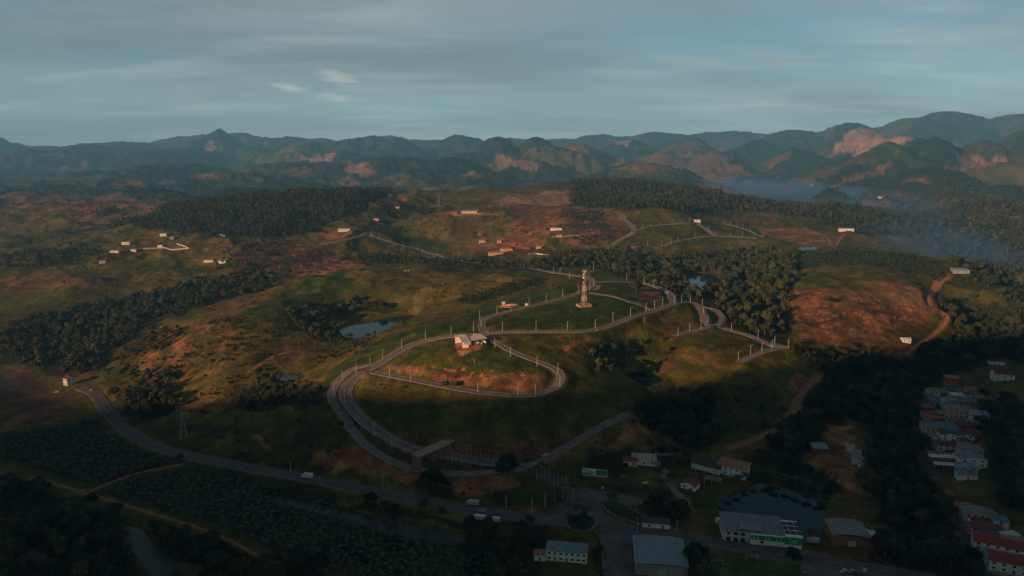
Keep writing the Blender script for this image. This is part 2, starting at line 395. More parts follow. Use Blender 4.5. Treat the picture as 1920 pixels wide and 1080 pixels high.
# ------------------------------------------------------------------ water: pixel outlines on the photograph -> shores on the ground
WATERS = [('pond', '636,622 655,612 690,606 735,596 772,591 773,598 740,610 695,629 656,633', None),
 ('pond', '522,705 540,702 556,704 556,711 530,714', None),
 ('pond', '1176,702 1205,697 1225,702 1243,713 1235,724 1208,720 1190,712', None),
 ('pond', '1276,516 1310,512 1345,520 1352,536 1328,548 1312,560 1296,548 1288,534', None),
 ('lake', '1348,945 1380,925 1422,907 1480,920 1548,945 1546,985 1538,1012 1500,1024 1430,1010 1352,992', 0.2),
 ('pond', '1225,843 1250,836 1268,840 1262,852 1230,854', None),
 ('pond', '1498,463 1530,462 1528,468 1502,469', None),
 ('river', '500,933 540,936 600,948 640,960 700,970 800,992 874,1006 870,1020 780,1010 700,990 640,975 580,958 520,944', 0.0),
 ('river', '222,990 262,992 280,1010 310,1040 345,1080 370,1110 320,1110 285,1080 262,1050 240,1020', 0.0)]
def catmull(P, n=8, closed=False):
    P = np.asarray(P, float); m = len(P); out_ = []
    rng_ = range(m) if closed else range(m - 1)
    for i in rng_:
        if closed: a, b, c, d = P[(i - 1) % m], P[i], P[(i + 1) % m], P[(i + 2) % m]
        else: a, b, c, d = P[max(i - 1, 0)], P[i], P[i + 1], P[min(i + 2, m - 1)]
        for k in range(n):
            t = k / n
            out_.append(0.5 * ((2 * b) + (-a + c) * t + (2 * a - 5 * b + 4 * c - d) * t * t + (-a + 3 * b - 3 * c + d) * t ** 3))
    if not closed: out_.append(P[-1])
    return np.array(out_)
def pip(x, y, P):
    """points inside a polygon"""
    ins = np.zeros(x.shape, bool); n = len(P)
    for i in range(n):
        x1, y1 = P[i]; x2, y2 = P[(i + 1) % n]
        if y1 == y2: continue
        c = ((y1 > y) != (y2 > y)) & (x < (x2 - x1) * (y - y1) / (y2 - y1) + x1)
        ins ^= c
    return ins
def bbox_rows(P, pad):
    """grid rows and columns that cover a set of ground points"""
    r = np.hypot(P[:, 0], P[:, 1]); a = np.arctan2(P[:, 0], P[:, 1])
    j0 = max(np.searchsorted(RR, r.min() - pad) - 1, 0); j1 = min(np.searchsorted(RR, r.max() + pad) + 1, len(RR))
    pa = pad / max(r.min(), 50)
    i0 = max(np.searchsorted(AZ, a.min() - pa) - 1, 0); i1 = min(np.searchsorted(AZ, a.max() + pa) + 1, len(AZ))
    return slice(j0, j1), slice(i0, i1)
def polydist(x, y, P, closed=True):
    best = np.full(x.shape, 1e9); n = len(P)
    for i in range(n if closed else n - 1):
        ax, ay = P[i][:2]; bx, by = P[(i + 1) % n][:2]
        dx, dy = bx - ax, by - ay; L = dx * dx + dy * dy + 1e-9
        t = np.clip(((x - ax) * dx + (y - ay) * dy) / L, 0, 1)
        best = np.minimum(best, np.hypot(x - ax - t * dx, y - ay - t * dy))
    return best
water_mat = None
WPOLY = []
for nm, s, zf in WATERS:
    P = gpoly(s)
    zw = zf if zf is not None else float(np.median(h_at(P[:, 0], P[:, 1]))) - 0.3
    P = np.array([at_z(a, b, zw) for a, b in pl(s)])
    P = catmull(P, 5, True) if nm != 'lake' else P
    WPOLY.append((nm, P, zw))

# ------------------------------------------------------------------ roads
ROADS = {
 'highway': ('150,727 178,738 205,775 240,808 300,840 370,858 460,876 560,893 680,917 800,940 900,959 980,969 1050,976 1120,984 1200,995 1290,1006 1370,1022 1470,1042 1600,1062 1760,1088', 8.6, 'asphalt'),
 'approach': ('985,968 1030,962 1066,950 1082,934 1068,915 1030,900 990,886', 7.0, 'asphalt'),
 'hill access road': ('975,882 1010,866 1060,841 1120,805 1176,776', 5.6, 'concrete'),
 'boulevard': ('985,882 940,872 890,862 850,855 800,850 760,838 715,813 680,786 656,758 648,740 656,718 680,700 705,686 740,663 770,648 800,638 850,630 897,627', 8.2, 'boulevard'),
 'outer road': ('985,885 930,887 860,889 800,884 745,871 695,842 662,808 650,786 628,757 622,738 636,715 662,699 692,688', 5.6, 'concrete'),
 'lower loop road': ('698,697 740,706 780,713 830,724 880,733 940,739 1000,742 1036,731 1051,712 1046,696 1020,682 980,668 948,652 925,636 915,627', 6.0, 'concrete'),
 'crest road': ('897,627 930,622 1000,621 1080,621 1125,617 1160,604 1210,587 1262,570', 6.6, 'boulevard'),
 'tower road': ('908,623 904,604 925,592 970,580 1020,567 1070,553 1100,542 1112,532 1104,521 1075,516 1035,510', 5.8, 'concrete'),
 'park road': ('1262,570 1258,553 1236,539 1200,532 1150,528 1112,528', 6.4, 'concrete'),
 'back road': ('1100,519 1112,508 1150,506 1190,507', 3.6, 'concrete'),
 'park path': ('1106,549 1150,556 1190,568 1222,580', 3.4, 'concrete'),
 'east road': ('1262,570 1290,567 1308,575 1318,590 1322,604 1345,612 1400,630 1440,642 1476,651', 6.0, 'concrete'),
 'east loop': ('1312,577 1340,583 1354,597 1345,611', 5.0, 'concrete'),
 'east spur': ('1476,651 1440,657 1410,667 1385,681', 6.0, 'concrete'),
 'short spur': ('1332,610 1318,616 1295,620 1263,632', 5.0, 'concrete'),
 'far hill road': ('600,459 640,450 676,441 690,432 700,442 740,456 790,470 830,481 890,492 950,497 1000,502 1040,511', 6.0, 'concrete'),
 'upper estate road': ('1147,461 1165,448 1190,431 1175,415 1160,400', 8.5, 'concrete'),
 'upper estate crescent': ('1190,431 1233,422 1280,419 1297,415 1320,428 1343,443', 6.5, 'concrete'),
 'upper estate lower road': ('1240,463 1280,450 1343,443 1380,444 1417,447', 6.0, 'concrete'),
 'upper estate end road': ('1358,418 1390,428 1412,437 1430,445', 5.5, 'concrete'),
 'village street': ('1812,890 1806,860 1800,830 1798,800 1806,785', 6.0, 'asphalt'),
 'village lane': ('1737,790 1740,820 1745,860 1752,890', 4.5, 'asphalt'),
 'lower village street': ('1790,950 1800,985 1822,1020 1842,1050 1855,1085', 6.0, 'asphalt'),
 'farm drive': ('1255,905 1270,925 1285,940 1290,955', 4.5, 'concrete'),
 'valley dirt track': ('1365,842 1420,822 1470,798 1487,772 1498,745 1515,722 1538,700', 6.2, 'dirt'),
 'hillside dirt road': ('1690,672 1725,645 1758,622 1776,601 1768,588 1742,562 1750,545 1778,518', 4.5, 'dirt'),
 'plantation dirt road': ('1424,428 1470,431 1540,440 1562,462 1575,448 1585,437', 4.0, 'dirt'),
 'ridge dirt road': ('780,408 830,400 880,402 940,398', 5.0, 'dirt'),
 'left ridge track': ('200,475 260,466 330,462', 4.0, 'concrete'),
 'field track': ('160,925 250,890 342,870', 2.4, 'dirt'),
 'river track': ('60,895 165,925 260,955 400,1000 480,1040', 2.0, 'dirt'),
 'pond track': ('475,695 490,680 510,668 535,660', 3.5, 'dirt'),
}
rd = {}
for nm, (s, w, mt) in ROADS.items():
    P = catmull(gpoly(s), 8)
    d = np.r_[0, np.cumsum(np.hypot(*np.diff(P, axis=0).T))]
    n = max(int(d[-1] / 3.0), 4); q = np.linspace(0, d[-1], n)
    P = np.stack((np.interp(q, d, P[:, 0]), np.interp(q, d, P[:, 1])), 1)
    z = h_at(P[:, 0], P[:, 1])
    k = 9; zz = np.convolve(np.pad(z, k, mode='edge'), np.ones(2 * k + 1) / (2 * k + 1), 'valid')
    rd[nm] = [P, zz, w, mt]
# junctions: roads that start or end on another take its height there
names = list(rd)
for nm in names:
    P, z, w, mt = rd[nm]
    for end in (0, -1):
        for other in names:
            if other == nm: continue
            Q, zq = rd[other][0], rd[other][1]
            dd = np.hypot(*(Q - P[end]).T); k = int(np.argmin(dd))
            if dd[k] < 9:
                dz = zq[k] - z[end]; L = len(z); ar = np.arange(L) if end == 0 else np.arange(L)[::-1]
                z += dz * np.exp(-(ar / 8.0) ** 2); break
def flatten_road(P, z, half, shoulder):
    rs, cs = bbox_rows(P, half + shoulder + 2)
    X, Y = GX[rs, cs], GY[rs, cs]
    best = np.full(X.shape, 1e9); bz = np.zeros(X.shape)
    step = 4
    for i in range(0, len(P) - 1, step):
        a = P[i]; b = P[min(i + step, len(P) - 1)]; za, zb = z[i], z[min(i + step, len(P) - 1)]
        lo = np.minimum(a, b) - half - shoulder; hi = np.maximum(a, b) + half + shoulder
        m = (X > lo[0]) & (X < hi[0]) & (Y > lo[1]) & (Y < hi[1])
        if not m.any(): continue
        dx, dy = b - a; L = dx * dx + dy * dy + 1e-9
        x, y = X[m], Y[m]; t = np.clip(((x - a[0]) * dx + (y - a[1]) * dy) / L, 0, 1)
        d = np.hypot(x - a[0] - t * dx, y - a[1] - t * dy)
        c = best[m]; up = d < c
        c2 = np.where(up, d, c); best[m] = c2
        zc2 = bz[m]; bz[m] = np.where(up, za + (zb - za) * t, zc2)
    w = 1 - sstep(half, half + shoulder, best)
    h = H[rs, cs]; H[rs, cs] = h * (1 - w) + (bz - 0.12) * w
for nm in names:
    P, z, w, mt = rd[nm]
    flatten_road(P, z, w / 2 + 1.6, 7.0 if w > 5 else 4.0)
for nm, P, zw in WPOLY:
    rs, cs = bbox_rows(P, 12); X, Y = GX[rs, cs], GY[rs, cs]
    ins = pip(X, Y, P); d = polydist(X, Y, P); h = H[rs, cs]
    h = np.where(ins, np.minimum(h, zw - 0.3 - np.minimum(d, 4) * 0.4), h)
    near = (~ins) & (d < 10); wgt = 1 - sstep(0, 10, d)
    h = np.where(near, np.maximum(h, zw + 0.12) * (1 - wgt) + (zw + 0.12 + 0.1 * d) * wgt, h)
    H[rs, cs] = h
def pad_flat(x, y, rad, blend=6):
    P = np.array([[x, y]]); rs, cs = bbox_rows(P, rad + blend + 2); X, Y = GX[rs, cs], GY[rs, cs]
    d = np.hypot(X - x, Y - y); z = float(h_at(x, y)); w = 1 - sstep(rad, rad + blend, d)
    H[rs, cs] = H[rs, cs] * (1 - w) + z * w
    return z
# cut bank above the lower loop road
CUT = gpoly('835,722 900,729 960,733 1015,731 1030,716 1026,704 960,701 900,703 845,704')

# ------------------------------------------------------------------ ground cover colours (the ground's own colours, patch by patch)
CL = dict(G=(.043, .068, .012), g=(.068, .072, .014), O=(.105, .084, .022), Y=(.150, .105, .028), B=(.135, .080, .040), r=(.165, .082, .044), Q=(.23, .135, .098), Z=(.44, .19, .095),
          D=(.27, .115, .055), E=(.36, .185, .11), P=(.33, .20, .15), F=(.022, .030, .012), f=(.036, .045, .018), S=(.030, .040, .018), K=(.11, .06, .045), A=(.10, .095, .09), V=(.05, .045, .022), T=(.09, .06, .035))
PAINT = [  # class, noise of the edge in metres, outline
 ('B', 12, '0,365 120,362 250,372 330,385 300,400 230,402 160,412 90,400 0,395'), ('O', 12, '0,395 90,400 160,412 150,430 60,440 0,430'),
 ('B', 8, '150,412 220,396 300,400 290,414 200,424 150,424'), ('g', 10, '0,440 120,440 240,446 200,470 60,480 0,470'),
 ('O', 10, '180,470 300,440 420,445 470,470 420,500 300,505 200,500 120,510 60,515 120,490'),
 ('B', 9, '0,520 60,512 200,505 260,520 240,535 120,545 40,552 0,555'), ('O', 10, '60,512 180,490 300,492 340,505 300,530 220,530'),
 ('g', 9, '260,485 330,480 345,500 300,520 262,505'), ('r', 6, '440,450 520,446 560,452 520,470 470,500 430,520 420,500 440,475'),
 ('r', 10, '560,455 620,470 680,488 700,498 640,512 560,520 500,528 520,500 550,480'),
 ('K', 8, '440,455 500,448 545,450 520,480 470,510 430,515'), ('B', 6, '600,455 650,455 700,470 640,468'),
 ('Y', 6, '0,600 40,590 60,610 20,640 0,640'), ('r', 4, '0,582 60,580 62,586 0,588'),
 ('B', 8, '380,545 480,530 590,520 520,545 440,560 400,562'), ('B', 8, '400,562 480,560 560,545 500,580 430,592 380,600 350,610'),
 ('G', 8, '470,575 540,540 620,510 740,504 860,508 1000,514 1040,530 1000,540 900,538 800,545 700,540 620,560 540,590 480,600 420,600'),
 ('O', 9, '620,512 740,505 860,510 980,515 1000,530 900,540 830,545 740,535 660,540'),
 ('Y', 8, '780,535 880,520 980,518 1010,528 940,545 860,565 800,568 760,560'),
 ('O', 8, '240,640 330,600 420,590 520,600 560,620 540,680 480,700 450,740 400,780 300,785 230,770 200,700'),
 ('Y', 7, '330,760 400,720 440,730 430,770 360,785 300,785'), ('r', 4, '340,610 400,606 410,618 350,622'), ('r', 4, '310,650 370,640 380,660 320,670'),
 ('E', 2.5, '385,616 392,612 396,618 386,622'), ('D', 3, '330,640 350,632 362,640 340,655 322,664'), ('E', 2, '255,690 285,682 292,688 262,694'), ('D', 3, '262,655 300,640 302,644 268,660'),
 ('D', 3, '350,610 390,610 385,616 352,620'), ('D', 2, '330,705 350,705 345,720 332,718'), ('B', 5, '480,660 560,640 600,650 560,690 500,680'),
 ('Y', 5, '440,760 520,725 560,712 620,690 630,720 600,760 540,780 470,790'), ('G', 4, '560,760 610,700 700,640 760,622 850,600 900,570 1000,545 1080,535 1095,545 1050,556 960,582 905,596 895,622 800,634 740,658 690,682 640,705 612,735'),
 ('O', 5, '560,700 640,655 740,612 850,575 860,580 760,618 660,668 580,715'),
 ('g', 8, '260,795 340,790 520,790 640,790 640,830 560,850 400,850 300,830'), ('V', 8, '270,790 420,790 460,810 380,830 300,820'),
 ('D', 3, '590,845 640,825 700,850 760,880 800,892 900,895 940,900 960,925 860,925 740,905 640,892 580,880'), ('D', 2, '780,905 960,890 980,905 950,930 860,930 790,920'),
 ('E', 2, '470,818 485,815 510,835 520,848 505,845 480,830'), ('G', 4, '960,900 1040,905 1075,925 1060,948 1000,955 930,948 900,938'),
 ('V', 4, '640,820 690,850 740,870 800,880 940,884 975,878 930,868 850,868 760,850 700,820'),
 ('r', 4, '690,790 740,810 860,805 880,815 885,822 950,830 1060,815 1120,780 1130,790 1050,838 1000,860 930,868 860,860 800,848 730,828'), ('r', 4, '1000,830 1100,795 1170,770 1175,776 1090,822 1020,850'),
 ('E', 1.5, '975,826 1010,818 1018,822 985,832'),
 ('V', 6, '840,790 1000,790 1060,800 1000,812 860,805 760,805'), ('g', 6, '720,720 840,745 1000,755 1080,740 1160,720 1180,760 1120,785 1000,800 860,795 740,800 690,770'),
 ('O', 4, '660,705 700,705 830,735 900,750 1000,760 900,775 760,775 700,765 665,735'), ('r', 1.5, '652,730 660,735 680,768 720,800 700,798 664,765 650,742'),
 ('G', 5, '780,650 880,640 920,640 960,665 1020,688 1040,704 960,698 860,690 760,680 740,672'), ('O', 6, '800,655 880,660 900,685 840,685 780,675'),
 ('r', 2.5, '735,680 780,685 860,698 960,702 1030,704 1034,716 1018,733 960,736 880,728 820,716 760,704 715,694'),
 ('G', 2, '795,690 830,690 830,698 800,703'),
 ('Z', 1.0, '851,640 864,634 905,646 898,654 880,659 866,668 856,660'), ('D', 1.5, '893,650 905,645 897,655 884,658'),
 ('O', 5, '930,636 1000,628 1120,624 1200,595 1290,575 1310,585 1315,610 1260,635 1180,632 1160,640 1100,650 1020,650 980,660'), ('g', 5, '930,640 1000,630 1080,630 1060,670 1000,675 950,655'),
 ('D', 1.5, '1048,650 1075,638 1112,636 1100,646 1060,658'), ('D', 1.5, '1142,628 1165,627 1168,632 1145,634'),
 ('G', 4, '915,605 960,588 1040,568 1090,552 1110,535 1150,532 1220,540 1250,560 1210,582 1130,612 1080,617 930,618'), ('B', 3, '1180,545 1230,545 1248,560 1225,570 1190,560'), ('E', 1.5, '1112,534 1128,534 1120,545 1110,544'),
 ('g', 5, '1170,640 1260,640 1330,622 1400,636 1460,655 1500,660 1500,680 1440,708 1330,712 1290,700 1240,680 1180,670'),
 ('Y', 5, '1250,648 1340,645 1400,690 1380,700 1320,700 1270,670'), ('O', 5, '1400,680 1480,660 1510,668 1490,690 1430,705 1400,700'),
 ('K', 3, '1225,670 1262,668 1280,690 1250,702 1230,695'), ('K', 2, '1284,670 1300,668 1306,678 1286,680'),
 ('O', 3, '1330,715 1420,712 1460,722 1440,740 1380,750'), ('D', 4, '1180,790 1260,780 1280,800 1240,820 1180,835 1130,850 1100,840'), ('D', 4, '1480,700 1535,695 1540,715 1490,740 1470,735'),
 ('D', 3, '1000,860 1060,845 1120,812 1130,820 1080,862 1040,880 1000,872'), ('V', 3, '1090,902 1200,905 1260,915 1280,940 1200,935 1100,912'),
 ('g', 4, '1340,720 1440,720 1480,750 1440,800 1380,820 1330,800'),
 ('D', 4, '1545,800 1600,785 1595,815 1610,830 1620,880 1635,925 1570,925 1540,890 1520,855 1545,840'), ('r', 3, '1290,965 1340,970 1335,1010 1290,1005'),
 ('G', 3, '1290,930 1345,925 1350,960 1310,965'), ('G', 3, '1290,1040 1500,1052 1560,1085 1280,1085'), ('r', 2, '1300,1022 1460,1048 1480,1056 1300,1032'),
 ('D', 2, '1500,1030 1560,1040 1620,1060 1600,1085 1500,1085'), ('r', 3, '1620,980 1650,1000 1650,1050 1615,1045'),
 ('K', 4, '0,686 50,688 95,720 60,735 0,750'), ('r', 4, '0,750 60,735 110,740 160,775 60,800 0,815'), ('K', 3, '60,738 150,748 100,760 40,775'),
 ('S', 3, '0,820 60,805 170,783 235,830 330,868 180,915 60,880 0,860'), ('S', 3, '180,920 342,873 480,892 560,918 700,985 860,1010 1000,1085 640,1085 420,990'),
 ('S', 5, '1490,474 1560,466 1640,468 1720,480 1800,508 1900,545 1850,556 1740,522 1660,506 1590,500 1500,505 1480,490'),
 ('g', 5, '1500,508 1590,502 1660,508 1650,525 1600,540 1520,542 1480,545'), ('r', 5, '1475,545 1600,542 1680,525 1760,540 1760,590 1700,620 1640,640 1540,645 1490,635 1480,590'),
 ('D', 3, '1480,560 1540,560 1530,590 1490,605'), ('D', 2, '1620,590 1660,585 1670,600 1650,625 1620,615'), ('B', 4, '1560,560 1700,550 1740,570 1660,585 1580,580'), ('E', 2, '1745,530 1770,516 1790,520 1770,535 1755,555 1740,548'),
 ('r', 4, '1560,645 1700,640 1740,640 1690,672 1600,668'),
 ('g', 8, '1320,405 1380,392 1450,400 1540,415 1600,430 1680,452 1720,470 1640,466 1560,462 1480,455 1420,440 1340,415'), ('O', 8, '1580,440 1660,445 1740,470 1790,492 1700,478 1600,466'),
 ('r', 7, '1420,430 1460,425 1540,436 1590,448 1560,462 1480,455 1440,445'), ('B', 7, '1330,402 1420,398 1480,410 1440,425 1380,415'),
 ('g', 6, '1150,405 1240,405 1300,412 1400,430 1440,448 1380,455 1250,465 1150,462'), ('O', 5, '1300,455 1440,450 1470,462 1380,470 1300,468'),
 ('r', 8, '860,392 940,385 1060,385 1160,395 1180,410 1120,425 1060,420 1000,440 960,470 900,470 860,440 800,430 780,415'),
 ('O', 8, '700,440 780,415 880,405 960,420 960,450 900,460 820,455 760,450'), ('g', 7, '900,395 960,385 980,410 930,430 900,420'), ('B', 8, '1060,385 1160,395 1190,430 1140,460 1060,470 1030,440 1070,420'),
 ('E', 3, '830,402 850,395 890,393 915,400 880,405 850,407'), ('D', 3, '935,455 1000,445 1040,450 1040,468 960,465'), ('D', 3, '1000,430 1040,412 1050,425 1030,440 980,440'), ('G', 4, '1020,450 1060,446 1080,460 1060,470 1025,468'), ('r', 4, '870,462 960,462 1020,470 1010,478 880,478'),
 ('Q', 6, '930,375 1000,365 1070,352 1072,384 1000,384 940,386'), ('D', 5, '700,372 735,362 760,365 770,380 720,385 685,395'), ('g', 5, '690,395 760,385 830,395 780,408 720,420 680,415'),
 ('D', 3, '585,440 625,432 665,435 655,445 620,450'), ('D', 3, '680,445 690,434 705,446'), ('G', 8, '720,430 780,436 840,460 820,475 760,455'), ('O', 7, '620,462 700,455 760,470 800,485 700,478'),
 # the distance
 ('P', 14, '1560,282 1580,258 1650,248 1690,252 1715,264 1690,272 1660,268 1600,284 1580,290'), ('Q', 16, '1790,290 1820,286 1860,292 1890,300 1870,314 1820,318 1795,305'),
 ('B', 18, '1430,310 1500,275 1510,270 1480,300 1440,320'), ('B', 14, '1540,355 1640,310 1680,305 1660,325 1600,345'), ('r', 14, '1700,335 1760,340 1740,348 1690,345'), ('r', 10, '1610,385 1640,365 1700,362 1720,375 1680,395 1620,395'),
 ('B', 14, '1740,385 1820,365 1860,370 1800,385'), ('B', 20, '1280,310 1330,285 1380,295 1370,315'), ('P', 12, '1152,268 1180,262 1200,266 1180,275 1155,275'), ('P', 10, '1188,276 1200,273 1190,282'),
 ('Q', 14, '915,305 930,288 960,296 1020,312 1010,322 950,318'), ('Q', 12, '865,328 905,320 905,338 870,335'), ('Q', 14, '643,318 660,305 700,318 710,330 670,334'), ('B', 20, '1040,262 1120,285 1130,300 1090,300 1060,290'),
 ('B', 16, '1120,325 1180,308 1250,312 1280,325 1200,330'), ('O', 14, '700,335 800,345 900,352 860,360 740,350'), ('P', 14, '380,285 385,268 410,266 420,275 405,290'), ('B', 14, '300,282 320,273 345,280 330,288'), ('O', 16, '440,300 560,265 590,268 540,290 460,305'),
 ('P', 16, '560,295 600,285 640,292 620,303 580,305'), ('B', 14, '80,300 130,288 160,296 140,310'), ('B', 14, '0,315 130,310 180,318 60,322'), ('r', 14, '340,325 400,325 420,338 350,335'), ('B', 14, '200,345 320,335 330,342 220,352'),
 ('B', 16, '500,330 560,312 620,320 580,335'), ('r', 14, '580,338 660,330 720,340 640,350'), ('B', 12, '1460,385 1500,372 1520,378'), ('B', 18, '1100,300 1200,290 1300,300 1400,320 1480,325 1380,335 1200,318'), ('B', 16, '1340,340 1420,345 1500,360 1400,365 1300,352'),
 ('B', 14, '1800,385 1920,380 1920,420 1850,405'), ('g', 20, '0,330 200,332 300,345 100,352 0,350'), ('P', 10, '1840,400 1900,398 1920,420 1880,412'),
]
PLAZA = '1062,914 1090,913 1150,925 1200,934 1203,945 1178,950 1160,940 1138,937 1126,944 1128,954 1142,968 1170,986 1205,994 1200,1010 1196,1085 1135,1085 1128,1030 1118,1000 1080,990 1040,980 1000,974 1000,966 1040,962 1066,952 1080,938'
FORESTS = [  # outline, spacing m, tree scale, kinds weights, name of the place for labels
 ('290,402 350,382 420,370 520,367 620,360 700,351 750,353 730,364 690,392 650,404 600,430 540,447 470,446 400,446 330,438 260,426 190,424 240,410', 9.0, 1.0, 'far'),
 ('1070,346 1130,338 1200,340 1290,352 1360,370 1450,382 1560,396 1640,415 1720,445 1640,440 1560,420 1480,405 1400,396 1340,393 1290,402 1180,394 1070,384', 8.5, 1.0, 'far'),
 ('1030,480 1120,472 1200,478 1290,480 1400,476 1450,474 1500,478 1495,520 1470,560 1480,600 1480,640 1440,632 1380,612 1350,590 1340,562 1290,560 1255,545 1200,524 1120,500 1040,500', 8.5, 1.1, 'wood'),
 ('640,482 740,494 860,503 1000,510 1060,500 1030,490 980,500 880,497 820,488 740,478', 9.0, .8, 'wood'),
 ('0,622 60,600 130,585 200,560 300,545 400,528 480,515 520,535 420,562 340,592 280,605 245,640 200,662 150,690 100,704 40,680 0,684', 9.0, 1.0, 'valley'),
 ('545,588 600,565 690,566 760,585 700,586 640,592 622,605 640,626 640,642 600,642 560,615', 8.0, 1.0, 'pond'),
 ('220,745 280,700 330,690 335,720 330,775 270,790 230,772', 8.0, .9, 'slope'), ('430,745 520,705 560,718 620,745 600,760 540,762 470,775', 9.0, .75, 'slope'),
 ('1232,752 1300,728 1345,740 1365,800 1340,838 1285,850 1250,812 1200,790 1212,765', 7.5, .95, 'pond wood'),
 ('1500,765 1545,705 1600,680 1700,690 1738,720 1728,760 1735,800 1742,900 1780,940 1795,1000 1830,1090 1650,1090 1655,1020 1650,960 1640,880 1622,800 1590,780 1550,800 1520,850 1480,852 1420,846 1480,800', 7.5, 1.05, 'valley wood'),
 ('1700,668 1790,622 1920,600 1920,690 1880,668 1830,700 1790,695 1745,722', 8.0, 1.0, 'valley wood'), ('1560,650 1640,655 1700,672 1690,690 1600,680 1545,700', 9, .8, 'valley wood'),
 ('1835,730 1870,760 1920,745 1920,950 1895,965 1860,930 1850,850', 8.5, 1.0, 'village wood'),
 ('0,895 150,935 225,985 260,1050 285,1090 0,1090', 8.0, .95, 'riverside'), ('285,992 420,1010 560,1050 640,1090 380,1090 320,1040', 7.5, .95, 'riverside'),
 ('560,925 640,955 760,978 880,1000 880,985 760,955 640,930 560,915', 9.0, .6, 'riverside'),
 ('885,985 990,978 1035,985 1030,1015 1000,1040 1020,1090 880,1090 870,1030', 8.0, .9, 'avenue'), ('1105,1012 1125,1000 1130,1040 1135,1090 1100,1090', 7.5, .9, 'avenue'),
 ('1140,1005 1180,1000 1190,1050 1180,1090 1138,1090', 7.0, .9, 'avenue'), ('1280,1000 1330,1008 1330,1090 1290,1090', 8.0, .9, 'shop'),
 ('1192,942 1240,935 1280,950 1285,975 1240,978 1200,968', 7.0, .95, 'drive'), ('1130,850 1180,840 1225,855 1190,865 1160,880 1180,900 1120,882 1100,870', 8.0, .75, 'farm'),
 ('1225,860 1300,850 1290,880 1250,895 1225,885', 10.0, .8, 'farm'), ('1280,905 1345,925 1330,935 1290,925', 14, .6, 'farm'), ('1400,850 1500,850 1540,890 1580,920 1545,940 1420,900 1400,880', 9.5, .8, 'lake'),
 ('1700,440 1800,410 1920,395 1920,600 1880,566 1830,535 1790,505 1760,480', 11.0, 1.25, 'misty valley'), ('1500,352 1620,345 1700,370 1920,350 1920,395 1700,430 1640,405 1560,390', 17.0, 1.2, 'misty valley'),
 ('1085,662 1130,640 1175,640 1182,668 1150,700 1110,695', 8.0, .85, 'hollow'), ('1060,395 1130,395 1135,412 1090,425 1050,410', 12, .7, 'wood'), ('1070,425 1140,420 1150,450 1100,462 1070,450', 10, .65, 'wood'),
 ('860,560 960,530 1020,520 1010,535 930,558 880,572', 9.0, .45, 'meadow'), ('500,600 560,580 560,620 520,640', 13, .7, 'meadow'), ('420,470 520,445 540,460 470,510 430,520 400,500', 14, .7, 'slope wood'),
 ('450,510 560,470 600,480 560,500 480,530', 14, .6, 'slope wood'), ('700,385 790,385 850,395 780,400 720,410', 13, .7, 'far'), ('700,420 760,425 760,440 700,432', 11, .7, 'far'),
 ('160,400 250,388 260,398 180,408', 14, .8, 'far'), ('0,480 60,470 130,462 200,470 180,490 60,505 0,510', 13, .8, 'left'), ('0,660 60,650 150,640 200,665 150,710 110,700 60,690', 10, .9, 'valley'),
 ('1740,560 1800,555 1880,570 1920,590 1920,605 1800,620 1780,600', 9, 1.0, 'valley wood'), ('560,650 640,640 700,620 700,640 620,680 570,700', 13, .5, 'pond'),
 ('230,640 300,610 340,620 300,700 240,740 170,700', 13, .6, 'slope'), ('700,470 900,482 960,490 900,500 760,480', 13, .7, 'wood'),
 ('310,840 500,870 640,900 600,915 440,890 320,862', 14, .55, 'roadside'), ('560,790 640,800 650,830 580,845 520,830', 14, .7, 'roadside'), ('780,900 840,900 835,930 790,928', 7, .7, 'bank'),
 ('1590,1045 1640,1040 1650,1090 1640,1090', 9, .8, 'shop'), ('1270,395 1340,392 1430,398 1400,404 1300,408', 12, .6, 'far'), ('1440,640 1560,650 1540,690 1500,680', 12, .6, 'valley wood'),
 ('1180,640 1280,650 1300,665 1240,665 1190,670', 12, .5, 'hollow'), ('1340,750 1440,740 1470,780 1420,810 1370,800', 14, .5, 'pond wood'),
]
